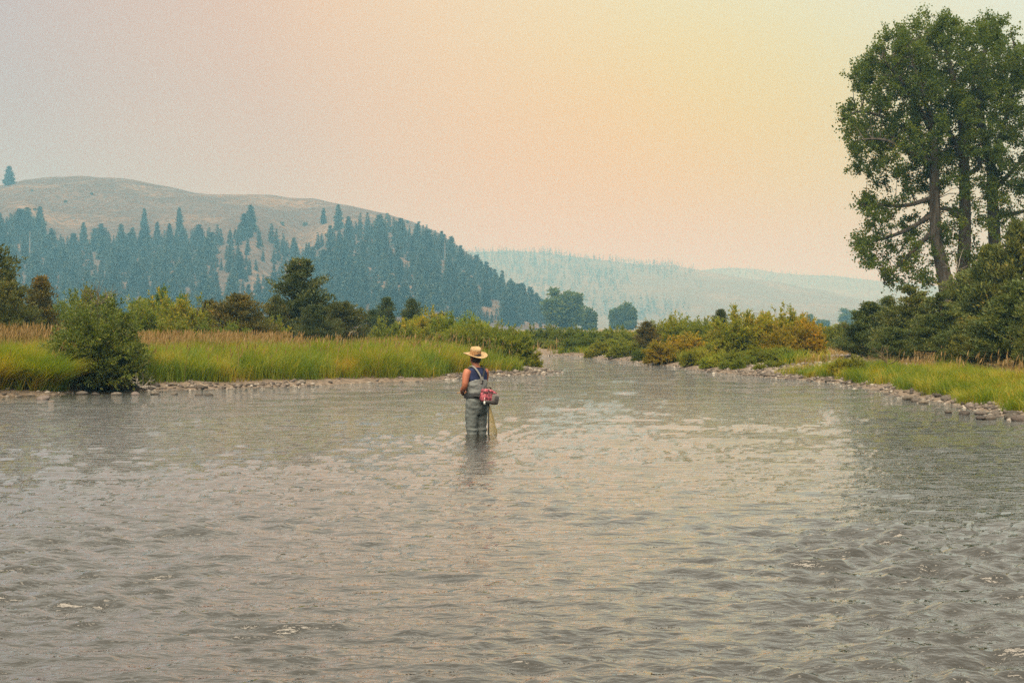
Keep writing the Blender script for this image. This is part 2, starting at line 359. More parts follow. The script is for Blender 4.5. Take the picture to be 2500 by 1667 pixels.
def hump(px, py, wid, hgt, dep):
    """standing wave over a sunken rock: crest, trough below it and a choppy tail toward the camera"""
    global wh
    hx, hy = shore(px, py); dx = (WX - hx) / wid; dy = (WY - hy) / dep
    hgt *= .5; dy = dy + .3 * tile_sample(T1, 17.0, WX, WY); wh += hgt * np.exp(-dx ** 2 - dy ** 2) - hgt * .9 * np.exp(-dx ** 2 - (dy + 1.6) ** 2)
    tail = np.exp(-(dx / 1.6) ** 2) * np.where(dy < 0, np.exp(dy / 7), np.exp(-dy ** 2))
    wh += tail * (tile_sample(T1, 14.0, WX, WY) * .07 + tile_sample(T2, 6.1, WX, WY) * .08)
for h in [(1050, 1402, .26, .035, .13), (480, 1508, .24, .04, .12), (1680, 1385, .42, .04, .15), (1290, 1195, .5, .035, .22), (1755, 1275, .14, .02, .1), (1200, 1535, .2, .025, .1),
          (1740, 1070, .8, .03, .35), (1560, 1080, .5, .025, .3), (2000, 1265, .2, .02, .15), (560, 1410, .2, .015, .1), (830, 1180, .35, .02, .2), (1450, 1215, .3, .02, .16),
          (1330, 1470, .3, .02, .12), (1610, 1465, .3, .025, .12), (1830, 1430, .3, .025, .14), (690, 1530, .3, .02, .12), (100, 1600, .2, .025, .1), (2150, 1200, .6, .03, .25), (2300, 1390, .4, .03, .2), (1420, 1550, .25, .02, .1)]: hump(*h)
# ring ripples where the angler's legs part the water
rr = np.hypot(WX + .58, (WY - 22.97)); wh += .016 * np.sin(rr * 22) * np.exp(-rr / .6)
wd_ = 22.9 - WY; wh += np.where(wd_ > 0, .02 * np.exp(-((np.abs(WX + .58) - .13 - .22 * wd_) / .09) ** 2) * np.exp(-wd_ / 2.2), 0)
m, t, b = mat_new('river_water')
b.inputs['Base Color'].default_value = (.018, .016, .011, 1); b.inputs['Roughness'].default_value = .04; b.inputs['IOR'].default_value = 1.36; b.inputs['Coat Weight'].default_value = 1; b.inputs['Coat IOR'].default_value = 1.5; b.inputs['Coat Roughness'].default_value = .03
geo = N(t, 'ShaderNodeNewGeometry')
def wn(scale, st, det=3):
    mpn = N(t, 'ShaderNodeMapping'); mpn.inputs['Scale'].default_value = st; t.links.new(geo.outputs['Position'], mpn.inputs[0])
    n = N(t, 'ShaderNodeTexNoise'); n.inputs['Scale'].default_value = scale; n.inputs['Detail'].default_value = det; t.links.new(mpn.outputs[0], n.inputs['Vector']); return n
w1 = wn(5.0, (.38, 1.6, 1), 4); w2 = wn(20, (.7, 1.3, 1), 3)
ad = N(t, 'ShaderNodeMath', operation='MULTIPLY_ADD'); ad.inputs[1].default_value = .34
t.links.new(w2.outputs['Fac'], ad.inputs[0]); t.links.new(w1.outputs['Fac'], ad.inputs[2])
sx = N(t, 'ShaderNodeSeparateXYZ'); t.links.new(geo.outputs['Position'], sx.inputs[0])
rf = N(t, 'ShaderNodeMapRange'); rf.interpolation_type = 'SMOOTHSTEP'; rf.inputs[1].default_value = 22; rf.inputs[2].default_value = 52; rf.inputs[3].default_value = .036; rf.inputs[4].default_value = .13
t.links.new(sx.outputs['Y'], rf.inputs[0])
bp = N(t, 'ShaderNodeBump'); bp.inputs['Strength'].default_value = 1; t.links.new(ad.outputs[0], bp.inputs['Height']); t.links.new(rf.outputs[0], bp.inputs['Distance'])
t.links.new(bp.outputs[0], b.inputs['Normal']); t.links.new(bp.outputs[0], b.inputs['Coat Normal'])
M['water'] = m
water = link('river_water', mesh_np('river_water', np.stack([WX.ravel(), WY.ravel(), wh.ravel()], 1), [grid_faces(len(wt), len(wy))], M['water'], True))
tag(water, kind='structure')

# ------------------------------------------------------------------ hills
def mat_hill(name, dry, green, rock, sc):
    m, t, b = mat_new(name)
    geo = N(t, 'ShaderNodeNewGeometry')
    n1 = N(t, 'ShaderNodeTexNoise'); n1.inputs['Scale'].default_value = .012 * sc; n1.inputs['Detail'].default_value = 8; t.links.new(geo.outputs['Position'], n1.inputs['Vector'])
    n2 = N(t, 'ShaderNodeTexNoise'); n2.inputs['Scale'].default_value = .22 * sc; n2.inputs['Detail'].default_value = 5; t.links.new(geo.outputs['Position'], n2.inputs['Vector'])
    r1 = ramp(t, [(.35, dry), (.5, tuple(.8 * c for c in dry)), (.68, rock)]); t.links.new(n1.outputs['Fac'], r1.inputs[0])
    r2 = ramp(t, [(.40, (0, 0, 0)), (.62, (1, 1, 1))]); t.links.new(n2.outputs['Fac'], r2.inputs[0])
    mm = N(t, 'ShaderNodeMix', data_type='RGBA'); mm.inputs['B'].default_value = (*green, 1)
    ml = N(t, 'ShaderNodeMath', operation='MULTIPLY'); ml.inputs[1].default_value = .75; t.links.new(r2.outputs[0], ml.inputs[0])
    t.links.new(ml.outputs[0], mm.inputs['Factor']); t.links.new(r1.outputs[0], mm.inputs['A']); t.links.new(mm.outputs['Result'], b.inputs['Base Color'])
    b.inputs['Roughness'].default_value = .95; b.inputs['Specular IOR Level'].default_value = .1
    return m
class Hill:
    def __init__(s, name, c0, c1, ctrl, mat, amp, seed, step=10, rows=70):
        s.px = np.arange(c0, c1 + 1, step, dtype=float)
        Ds = [c[0] for c in ctrl]; s.D = np.linspace(Ds[0], Ds[-1], rows)
        zc = np.stack([CZ + (HY - np.array([c[1](p) for p in s.px])) / F * c[0] for c in ctrl])     # rows of control heights
        Zg = np.stack([np.interp(s.D, Ds, zc[:, i]) for i in range(len(s.px))], 1)
        k = np.array([1, 2, 3, 2, 1.]) / 9
        for _ in range(3):
            P = np.pad(Zg, ((2, 2), (0, 0)), 'edge'); Zg = sum(k[i] * P[i:i + rows] for i in range(5))
        PX, DD = np.meshgrid(s.px, s.D); XX = xof(PX, DD)
        Zg = Zg + amp * (vnoise(XX, DD * .6, amp * 14, seed) - .5) * 2 + amp * .5 * (vnoise(XX, DD * .35, amp * 5, seed + 1) - .5)
        s.Z = Zg
        s.ob = link(name, mesh_np(name, np.stack([XX.ravel(), DD.ravel(), Zg.ravel()], 1), [grid_faces(len(s.px), rows)], mat, True)); tag(s.ob, kind='structure')
    def z(s, px, D):
        u = (px - s.px[0]) / (s.px[1] - s.px[0]); v = (D - s.D[0]) / (s.D[1] - s.D[0])
        i = int(np.clip(math.floor(u), 0, len(s.px) - 2)); j = int(np.clip(math.floor(v), 0, len(s.D) - 2)); fu, fv = u - i, v - j; Z = s.Z
        return (Z[j, i] * (1 - fu) + Z[j, i + 1] * fu) * (1 - fv) + (Z[j + 1, i] * (1 - fu) + Z[j + 1, i + 1] * fu) * fv
    def py(s, px, D): return HY - (s.z(px, D) - CZ) / D * F
def curve(*p):
    a = np.array(p, float); return lambda x: float(np.interp(x, a[:, 0], a[:, 1]))
RID = curve((-700, 600), (-300, 480), (0, 446), (60, 433), (180, 429), (300, 434), (400, 450), (470, 459), (640, 470), (760, 480), (860, 495), (940, 516), (1010, 541), (1070, 572), (1120, 606), (1180, 655), (1250, 705), (1300, 745), (1345, 800), (1460, 815))
TRE = curve((-700, 640), (-100, 545), (0, 548), (60, 545), (150, 600), (250, 596), (350, 590), (450, 585), (520, 592), (620, 572), (690, 610), (740, 636), (800, 590), (850, 566), (920, 566), (1000, 578), (1060, 596), (1120, 632), (1180, 672), (1250, 715), (1300, 752), (1345, 802), (1460, 816))
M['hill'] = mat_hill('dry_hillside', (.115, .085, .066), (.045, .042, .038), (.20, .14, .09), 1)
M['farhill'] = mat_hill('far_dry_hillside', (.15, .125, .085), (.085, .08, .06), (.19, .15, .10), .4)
low = lambda p: 803.0
hill = Hill('hill_near', -700, 1460, [(660, lambda p: 806.), (720, low), (950, TRE), (1250, RID), (1400, lambda p: RID(p) + 25), (1900, lambda p: 802.)], M['hill'], 3.2, 21)
RID1 = curve((300, 640), (1000, 612), (1200, 611), (1300, 613), (1400, 621), (1480, 632), (1560, 639), (1640, 642), (1700, 650), (1800, 668), (1900, 687), (2000, 706), (2100, 728), (2250, 770), (2420, 804))
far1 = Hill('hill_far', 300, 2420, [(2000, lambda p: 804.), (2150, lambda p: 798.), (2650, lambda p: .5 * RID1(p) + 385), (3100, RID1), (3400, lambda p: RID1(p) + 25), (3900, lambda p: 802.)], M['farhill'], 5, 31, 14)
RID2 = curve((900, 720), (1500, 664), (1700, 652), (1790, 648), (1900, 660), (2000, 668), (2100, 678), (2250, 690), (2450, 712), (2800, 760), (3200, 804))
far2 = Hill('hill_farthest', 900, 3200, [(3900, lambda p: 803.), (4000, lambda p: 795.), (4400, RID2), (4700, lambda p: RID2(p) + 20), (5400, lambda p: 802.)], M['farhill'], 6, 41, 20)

# ------------------------------------------------------------------ haze
m = bpy.data.materials.new('haze_air'); m.use_nodes = True; t = m.node_tree; t.nodes.clear()
o_ = N(t, 'ShaderNodeOutputMaterial'); pv = N(t, 'ShaderNodeVolumePrincipled')
pv.inputs['Color'].default_value = (.22, .58, .88, 1); pv.inputs['Density'].default_value = .00068; pv.inputs['Anisotropy'].default_value = .2
pv.inputs['Density Attribute'].default_value = ''; pv.inputs['Absorption Color'].default_value = (1, 1, 1, 1)
t.links.new(pv.outputs[0], o_.inputs['Volume'])
g = Geo(); g.box((0, 2150, 107), (9000, 3650, 109.5))
haze = link('haze', g.mesh('haze', m)); tag(haze, kind='stuff')

# ------------------------------------------------------------------ plant builders
def gz(x, y): return float(ground_z([x], [y])[0])
def plant_copy(proto, name, loc, scale, rz, color=None):
    """copy of a thing and its parts, mesh data shared"""
    r = proto['root'].copy(); r.name = name; COL.objects.link(r)
    r.location = loc; r.scale = scale; r.rotation_euler = (0, 0, rz)
    for ch in proto['parts']:
        c = ch.copy(); COL.objects.link(c); c.parent = r
        if color: c.color = (*color, 1)
    return r
def make_proto(name, parts):
    """parts: list of (part name, mesh); nothing is linked to the scene until it is copied"""
    root = bpy.data.objects.new(name, None); ps = []
    for n, me in parts:
        o = bpy.data.objects.new(n, me); ps.append(o)
    me = parts[-1][1]; V = np.empty(len(me.vertices) * 3, np.float32); me.vertices.foreach_get('co', V); V = V.reshape(-1, 3)
    return dict(root=root, parts=ps, H=float(np.percentile(V[:, 2], 99.7)), R=float(np.percentile(np.abs(V[:, :2]), 97)))

def willow_meshes(seed, H=2.5, R=1.4, nst=200, nl=24000, leafL=.13, leafW=.045, mat='willow', base=.3, spiky=.35):
    """shrub of many arching stems; the dome is lobed, twigs and leaves fill it"""
    rng = np.random.RandomState(seed)
    az = rng.uniform(0, 2 * math.pi, nst); th = np.arccos(1 - rng.uniform(0, 1, nst) ** .8 * .96)
    dirs = np.stack([np.sin(th) * np.cos(az), np.sin(th) * np.sin(az), np.cos(th)], 1)
    lob = unit(rng.normal(size=(14, 3)) * np.array([1, 1, .7]) + np.array([0, 0, .5]))
    bump = np.max(np.exp(-((1 - dirs @ lob.T) / .09)), axis=1)
    ln = (.70 + .30 * bump) * rng.uniform(.82, 1.05, nst) + (rng.rand(nst) < spiky * .3) * rng.uniform(0, .16, nst)
    b0 = np.stack([np.cos(az), np.sin(az), np.zeros(nst)], 1) * (base * R * np.sin(th) * rng.uniform(0, 1, nst))[:, None]
    tip = dirs * np.array([R, R, H]) * ln[:, None]; tip[:, 2] = np.maximum(tip[:, 2], .1 * H)
    mid = b0 * .6 + tip * .42; mid[:, 2] += .2 * H * np.sin(th)
    def bez(i, t): t = t[:, None]; return b0[i] * (1 - t) ** 2 + 2 * mid[i] * t * (1 - t) + tip[i] * t * t
    g = Geo()
    for i in range(nst):
        tt = np.linspace(0, 1, 5); ii = np.full(5, i); g.tube(bez(ii, tt), np.linspace(.014, .004, 5), 3, False)
    nt_ = nst * 10; si = rng.randint(0, nst, nt_); ts = rng.uniform(.2, 1, nt_) ** .6
    tb = bez(si, ts); tan = unit(bez(si, np.minimum(ts + .05, 1.05)) - tb)
    td = unit(tan + rng.normal(0, .45, (nt_, 3)) + np.array([0, 0, .25])); tl = rng.uniform(.15, .36, nt_) * H / 2.5
    per = nl // nt_
    ti = np.repeat(np.arange(nt_), per); u = rng.uniform(.05, 1, len(ti))
    P = tb[ti] + td[ti] * (tl[ti] * u)[:, None] + rng.normal(0, .02 * H / 2.5, (len(ti), 3))
    P[:, 2] = np.maximum(P[:, 2], .03)
    A = td[ti] + rng.normal(0, .5, (len(ti), 3))
    s = rng.uniform(.7, 1.25, len(ti))
    V, Q = leaves(P, A, leafL * s, leafW * s, rng)
    return [('stem', g.mesh('willow_stems', M['twig'])), ('foliage', mesh_np('willow_leaves', V, [Q], M[mat]))]

def juniper_meshes(seed, H=4.0, R=1.6, nb=110, per=170, prof=.75, low=.04, lean=0., droop=.0, leafL=.16, leafW=.065, spread=.21):
    rng = np.random.RandomState(seed); g = Geo()
    tz = np.linspace(0, H * .96, 9); wob = np.cumsum(rng.normal(0, .05, (9, 2)), 0); wob[0] = 0
    tp = np.stack([wob[:, 0] + lean * tz / H, wob[:, 1], tz], 1)
    g.tube(tp, np.linspace(.042 * H / 1.6, .012, 9), 7)
    Ps, As = [], []
    for i in range(nb):
        f = low + (1 - low) * rng.uniform(0, 1) ** 1.15; z = f * H * .97
        c = np.array([np.interp(z, tz, tp[:, 0]), np.interp(z, tz, tp[:, 1]), z])
        env = R * max((1 - f) ** prof * min(1, .55 + f * 3.2), .07) * rng.uniform(.55, 1.18)
        a = rng.uniform(0, 2 * math.pi); upa = rng.uniform(.15, .75) - droop
        d = np.array([math.cos(a), math.sin(a), 0]); e = c + d * env + np.array([0, 0, env * upa * .8])
        mdl = c * .5 + e * .5 + np.array([0, 0, -.07 * env])
        g.tube([c, mdl, e], [.03 * (1 - f) + .01, .012, .005], 4, False)
        n = int(per * (.45 + .6 * env / R)); u = rng.uniform(.25, 1.06, n) ** .8
        p = c * ((1 - u) ** 2)[:, None] + mdl * (2 * u * (1 - u))[:, None] + e * (u * u)[:, None]
        # sprays sit in tufts beside the branch
        k = rng.randint(0, 9, n); off = rng.normal(0, 1, (9, 3)) * spread * (.5 + .5 * env / R); off[:, 2] = np.abs(off[:, 2]) * .7
        p = p + off[k] + rng.normal(0, .055, (n, 3))
        Ps.append(p); As.append(d * .55 + np.array([0, 0, .75]) + rng.normal(0, .5, (n, 3)))
    P = np.concatenate(Ps); A = np.concatenate(As); P[:, 2] = np.maximum(P[:, 2], .05)
    s = rng.uniform(.6, 1.3, len(P)); V, Q = leaves(P, A, leafL * s, leafW * s, rng)
    return [('trunk', g.mesh('juniper_wood', M['jbark'])), ('crown', mesh_np('juniper_crown', V, [Q], M['juniper']))]

def fir_meshes(seed, H=18., R=3.2, whorls=24, per=9, bare=.06, detail=1.0):
    rng = np.random.RandomState(seed); g = Geo()
    g.tube([(0, 0, -.8), (0, 0, H * .5), (0, 0, H)], [.34, .2, .04], 5)
    P, A, L, W = [], [], [], []
    for i in range(whorls):
        f = bare + (1 - bare) * (i / whorls) ** .9 + rng.uniform(-.015, .015)
        for j in range(int(per * (1.1 - .5 * f)) + 1):
            a = rng.uniform(0, 2 * math.pi); r = R * ((1 - f) ** .72) * rng.uniform(.6, 1.12) * min(1, .6 + f * 2.5) + .25
            dz = .35 - .75 * (1 - f) + rng.normal(0, .12)
            d = np.array([math.cos(a), math.sin(a), dz * .6])
            for q in range(2):
                P.append((rng.normal(0, .1), rng.normal(0, .1), f * H + q * .35)); A.append(d + rng.normal(0, .13, 3)); L.append(r * (1 - .3 * q)); W.append(r * .5 + .45)
            # hanging side sprays
            for q in range(2):
                u = rng.uniform(.45, 1); P.append((d[0] * r * u, d[1] * r * u, f * H + d[2] * r * u + .1)); A.append(d * .4 + np.array([rng.normal(0, .6), rng.normal(0, .6), rng.uniform(-.5, .35)])); L.append(1.1 + .35 * r * (1 - u)); W.append(.8)
    P = np.array(P); V, Q = leaves(P, np.array(A), np.array(L), np.array(W), rng, .18)
    return [('trunk', g.mesh('fir_trunk', M['jbark'])), ('crown', mesh_np('fir_crown', V, [Q], M['fir']))]

def round_meshes(seed, H=15., R=4.5, ncl=95, per=75, leafL=.55, leafW=.4, trunk=.2, mat='cotton', npl=9):
    """broadleaf tree or bush: several upright leafy plumes of unequal height on forking limbs"""
    rng = np.random.RandomState(seed); g = Geo()
    g.tube([(0, 0, -.3), (.1, .1, H * .35), (0, 0, H * .8)], [.02 * H, .012 * H, .003 * H], 6)
    a = rng.uniform(0, 6.28, npl); r = np.sqrt(rng.uniform(.0, 1, npl)) * .72 * R; r[0] = .1 * R
    top = H * (1 - .42 * (r / R) ** 1.5) * rng.uniform(.72, 1.0, npl); bot = H * (trunk + .12 * rng.uniform(0, 1, npl)); w = R * rng.uniform(.16, .34, npl)
    P, A = [], []
    for i in range(ncl):
        k = rng.randint(npl); u = rng.uniform(0, 1); z = bot[k] + (top[k] - bot[k]) * u
        wid = w[k] * (math.sin(math.pi * min(.95, .18 + .8 * u)) ** .6) * (1.25 - .55 * u); d = unit(rng.normal(0, 1, 3))
        c = np.array([r[k] * math.cos(a[k]) * (.75 + .25 * u), r[k] * math.sin(a[k]) * (.75 + .25 * u), z]) + d * np.array([1, 1, .3]) * wid * rng.uniform(.5, 1)
        h0 = max(.08 * H, c[2] - np.hypot(c[0], c[1]) * .9)
        g.tube([(0, 0, min(h0, H * .75)), (c[0] * .55, c[1] * .55, (h0 + c[2]) / 2), c], [.007 * H, .004 * H, .0015 * H], 3, False)
        q = rng.normal(0, 1, (per, 3)) * np.array([.07 * R, .07 * R, .03 * H]); P.append(c + q); A.append(q * .5 + rng.normal(0, 1, (per, 3)) * .05 * R + np.array([0, 0, .06 * R]))
    P = np.concatenate(P); s = rng.uniform(.7, 1.3, len(P)); V, Q = leaves(P, np.concatenate(A), leafL * s, leafW * s, rng)
    return [('trunk', g.mesh('limbs', M['bark'])), ('crown', mesh_np('crown', V, [Q], M[mat]))]

# ------------------------------------------------------------------ firs on the near hill
R_ = random.Random(7)
firs = [make_proto('fir_tree', fir_meshes(100 + i, 18, (4.6, 5.2, 4.0, 5.0)[i], (28, 26, 30, 26)[i], 11)) for i in range(4)]
snag = None
BARE = [(560, 640, 55, 80), (640, 650, 50, 100), (700, 600, 55, 45), (440, 745, 80, 26), (860, 705, 32, 55), (1165, 700, 28, 40), (1195, 765, 38, 50), (535, 700, 40, 34), (985, 640, 34, 26), (1120, 665, 22, 34), (700, 690, 40, 50), (300, 780, 140, 16), (780, 620, 50, 26), (930, 600, 30, 20), (1080, 610, 30, 18), (130, 590, 30, 24), (1040, 720, 20, 40), (820, 770, 50, 16), (230, 640, 25, 30), (1240, 745, 16, 30)]
spots = []
tries = 0
while len(spots) < 1080 and tries < 30000:
    tries += 1
    px = R_.uniform(-60, 1335); D = 715 + 240 * R_.random() ** .8
    if D > 920 and R_.random() < .3: D = R_.uniform(920, 955)
    py = hill.py(px, D)
    if py > 796: continue
    pb = max(math.exp(-((px - bx) / rx) ** 2 - ((py - by) / ry) ** 2) for bx, by, rx, ry in BARE)
    if R_.random() < min(1, pb * 1.05) * .84: continue
    if any(abs(px - q[0]) < 5 and abs(D - q[1]) < 11 for q in spots): continue
    spots.append((px, D, R_.uniform(.32, .8) if D < 920 else R_.uniform(.42, .82)))
# trees standing apart on the grass above the forest, read off the photograph: (column, row of the foot, height in rows, label)
APART = [(22, 452, 42, 'lone dark conifer on the skyline of the bare grassy hill, far left'),
         (790, 548, 36, 'leftmost of the bushy conifers at the top of the forest on the bare slope'),
         (826, 562, 56, 'tall cone-shaped conifer standing before the highest clump on the grassy slope'),
         (968, 568, 26, 'small round conifer alone on the grass below the hill crest'),
         (352, 560, 46, 'conifer standing taller than its neighbours halfway along the left forest edge'),
         (612, 566, 58, 'broad tall conifer rising from the forest edge beside the pale rocky slope'),
         (438, 568, 54, 'pointed conifer at the forest edge with dry grass behind its tip'),
         (98, 562, 52, 'conifer at the notch in the forest edge on the left hill')]
def d_for_row(px, py):
    Ds = np.linspace(720, 1245, 180); r = np.array([hill.py(px, d) for d in Ds])
    i = int(np.argmax(r <= py)) if (r <= py).any() else int(np.argmin(r)); return Ds[i]
for px in np.arange(850, 965, 11): spots.append((px + R_.uniform(-4, 4), d_for_row(px, 585 + R_.uniform(-22, 10)), R_.uniform(.5, .8)))
for px in np.arange(985, 1325, 12): spots.append((px + R_.uniform(-6, 6), d_for_row(px, RID(px) + R_.uniform(22, 44)), R_.uniform(.35, .75)))
spots.sort(key=lambda q: -q[2] / q[1])
def fir_place(px, D, sc, label, group, proto=None):
    p = (xof(px, D), D, hill.z(px, D) - .3); pr = proto or R_.choice(firs); sc *= 1.12; k = R_.uniform(.75, 1.55) * .20 * 18 / pr['R']; v = R_.uniform(.6, 1.7)
    o = plant_copy(pr, 'fir_tree', p, (sc * k, sc * k, sc), R_.uniform(0, 6.28), (v, v, v * .95))
    return tag(o, label, 'tree', group)
for px, py, hp, lab in APART:
    D = d_for_row(px, py); fir_place(px, D, hp / F * D / 18, lab, 'trees standing out on the near hill')
def fir_zone(px, D):
    if px > 960: return 'conifer on the right shoulder of the near hill, sloping down to the valley', 'conifers of the right shoulder'
    if 500 < px < 760: return 'conifer among the pale rocky openings in the middle of the near hill', 'conifers of the rocky openings'
    if D > 900: return 'conifer along the upper forest edge against the bare grassy hill', 'conifers of the upper forest edge'
    if px <= 500: return 'conifer in the dense blue-hazed forest on the left part of the near hill', 'conifers of the left forest'
    return 'conifer in the dense forest behind the largest juniper, below the grassy crest', 'conifers of the middle forest'
for px, D, sc in spots[:290]: fir_place(px, D, sc, *fir_zone(px, D))
def joined(name, protos, places, mats):
    """many far trees that read as one mass: one object"""
    cache = []
    for p in protos:
        me = p['parts'][1].data; V = np.empty(len(me.vertices) * 3, np.float32); me.vertices.foreach_get('co', V); cache.append(V.reshape(-1, 3))
    Vs = []
    for (x, y, z, s, a, k) in places:
        V = cache[k]; c, s_ = math.cos(a) * s, math.sin(a) * s
        Vs.append(np.stack([V[:, 0] * c - V[:, 1] * s_ + x, V[:, 0] * s_ + V[:, 1] * c + y, V[:, 2] * s + z], 1))
    V = np.concatenate(Vs); return link(name, mesh_np(name, V, [np.arange(len(V)).reshape(-1, 4)], mats))
lows = [make_proto('fir_tree', fir_meshes(150 + i, 18, 5.0, 14, 5)) for i in range(3)]
tag(joined('forest_conifers', lows, [(xof(px, D), D, hill.z(px, D) - .3, sc, R_.uniform(0, 6), R_.randrange(3)) for px, D, sc in spots[290:]], M['fir']), kind='stuff')
# small scrub dotted over the bare grass
scrub = make_proto('hill_shrub', round_meshes(77, 2.6, 2.2, 20, 26, .5, .35, .0, 'juniper', 5))
for px, py in [(78, 468), (224, 478), (85, 515), (745, 552), (800, 580), (946, 529), (944, 536), (995, 546), (1022, 549), (690, 552), (1050, 566), (160, 495)]:
    D = d_for_row(px, py); s = R_.uniform(.7, 1.3)
    tag(plant_copy(scrub, 'hill_shrub', (xof(px, D), D, hill.z(px, D) - .2), (s, s, s), R_.random() * 6), 'small dark shrub dotted on the bare upper hillside', 'shrub', 'scrub on the bare hillside')
# dead standing snags in the forest
def snag_meshes(seed, H):
    rng = np.random.RandomState(seed); g = Geo(); g.tube([(0, 0, -.5), (.1, 0, H * .6), (.15, .1, H)], [.3, .18, .04], 5)
    for i in range(26):
        z = rng.uniform(.25, .97) * H; a = rng.uniform(0, 6.28); r = (1 - z / H) * 2.4 + .35
        g.tube([(.1, 0, z), (math.cos(a) * r, math.sin(a) * r, z + rng.uniform(-.4, .5))], [.07, .02], 3, False)
    return [('trunk', g.mesh('snag_trunk', M['dead']))]
for i, (px, py, hp, lab) in enumerate([(536, 598, 62, 'thin bare snag rising above the forest edge beside the rocky slope'), (1086, 640, 60, 'dead bare trunk on the right shoulder of the wooded hill'),
                                       (1106, 690, 62, 'second dead trunk among firs near the hill end'), (73, 640, 75, 'pale bleached snag inside the forest at far left')]):
    D = d_for_row(px, py); H = hp / F * D
    tag(plant_copy(make_proto('dead_snag', snag_meshes(60 + i, H)), 'dead_snag', (xof(px, D), D, hill.z(px, D)), (1, 1, 1), i), lab, 'tree')

# ------------------------------------------------------------------ forest on the far hills
tiny = [make_proto('fir_tree', fir_meshes(170 + i, 22, 6.0, 6, 2)) for i in range(3)]
pl = []
for _ in range(4600):
    px = R_.uniform(1080, 2200); D = R_.uniform(2160, 3100); x, y = xof(px, D), D
    dens = vnoise([x], [y * .7], 260, 51)[0] * .75 + vnoise([x], [y * .7], 90, 52)[0] * .35 + .34 * np.clip((1500 - px) / 420, -1, 1)
    if R_.random() > np.clip((dens - .36) / .25, 0, .85): continue
    pl.append((x, y, far1.z(px, D) - .5, R_.uniform(.45, .9), R_.uniform(0, 6), R_.randrange(3)))
tag(joined('far_forest', tiny, pl, M['fir']), kind='stuff')
for i in range(64):
    px = 1130 + (1560 - 1130) * (i + R_.uniform(-1.6, 1.6)) / 56
    if R_.random() < .3: continue
    if px > 1560: px = R_.uniform(1560, 2050)
    D = 3085; s = R_.uniform(.42, .85) if px < 1560 else R_.uniform(.28, .55)
    o = plant_copy(tiny[i % 3], 'fir_tree', (xof(px, D), D, far1.z(px, D) - 1), (s, s, s), R_.uniform(0, 6))
    tag(o, 'pale hazy conifer on the crest of the far ridge', 'tree', 'conifers along the far ridge crest')
pl = []
for _ in range(420):
    px = R_.uniform(1650, 2400); D = R_.uniform(4290, 4420); pl.append((xof(px, D), D, far2.z(px, D) - 1, R_.uniform(.35, .7), R_.uniform(0, 6), R_.randrange(3)))
tag(joined('farthest_forest', tiny, pl, M['fir']), kind='stuff')

# ------------------------------------------------------------------ cottonwoods and poles on the valley floor
far_cot = [make_proto('cottonwood_tree', round_meshes(200 + i, 15, (5.2, 4.2, 4.6)[i], 170, 42, .8, .55, .06)) for i in range(3)]
for px, top, wid, D, k, lab, v in [(1374, 708, 116, 520, 0, 'large round cottonwood beyond the river bend, biggest of the valley group', 1.0),
                                   (1437, 752, 44, 540, 1, 'narrow cottonwood on the right shoulder of the large round one', .95),
                                   (1504, 752, 46, 600, 2, 'left half of the paired cottonwoods standing alone in the valley', 1.0),
                                   (1531, 740, 52, 600, 1, 'taller right half of the paired cottonwoods alone in the valley', 1.0),
                                   (2078, 755, 82, 800, 0, 'blue-hazed broad tree beyond the willows near the right junipers', 1.0),
                                   (2010, 780, 42, 780, 2, 'low blue-hazed round tree left of the broad one', 1.0), (1976, 768, 40, 640, 1, 'hazy cottonwood just behind the golden willow', 1.0)]:
    H = CZ + (HY - top) / F * D - .6; sx_ = wid / F * D / 2 / far_cot[k]['R'] * .8
    tag(plant_copy(far_cot[k], 'cottonwood_tree', (xof(px, D), D, .6), (sx_, sx_, H / far_cot[k]['H']), px, (v, v, v)), lab, 'tree')
def pole(px, top, D, lab, arm, ang):
    ztop = at(px, top, D).z; o = thing('utility_pole', lab, 'pole', (xof(px, D), D, .5), ang)
    g = Geo(); g.tube([(0, 0, 0), (0, 0, ztop - .5)], [.19, .14], 8); link('pole', g.mesh('pole', M['wood'], True), o)
    if arm:
        g = Geo(); g.box((0, -.2, ztop - 1.1), (arm, .07, .09)); link('crossarm', g.mesh('crossarm', M['wood']), o)
        for s in (-.9, -.35, .35, .9):
            g = Geo(); g.tube([(s * arm, -.2, ztop - 1.0), (s * arm, -.2, ztop - .78)], [.05, .04], 6); link('insulator', g.mesh('insulator', M['wire']), o)
    return ztop
z1 = pole(1212, 766, 640, 'thin wooden utility pole at the foot of the wooded hill', 1.1, 0)
z2 = pole(1857, 760, 420, 'wooden utility pole with crossarm showing over the big willow', 2.2, .3)
z3 = pole(1590, 786, 900, 'short distant utility pole above the mid-river willows', 1.0, 0)
for a, b_, lab in [((1212, 640, z1 - .8), (1590, 900, z3 - .8), 'sagging power line from the hill-foot pole to the short distant pole'),
                   ((1590, 900, z3 - .8), (1857, 420, z2 - .8), 'sagging power line between the distant pole and the crossarm pole'),
                   ((1857, 420, z2 - .8), (2300, 380, z2 - .6), 'power line leading right from the crossarm pole')]:
    A_ = Vector((xof(a[0], a[1]), a[1], a[2])); B_ = Vector((xof(b_[0], b_[1]), b_[1], b_[2])); g = Geo()
    g.tube([A_.lerp(B_, t) - Vector((0, 0, 2.2 * 4 * t * (1 - t))) for t in np.linspace(0, 1, 13)], .035, 4, False); tag(link('power_line', g.mesh('power_line', M['wire'])), lab, 'wire')

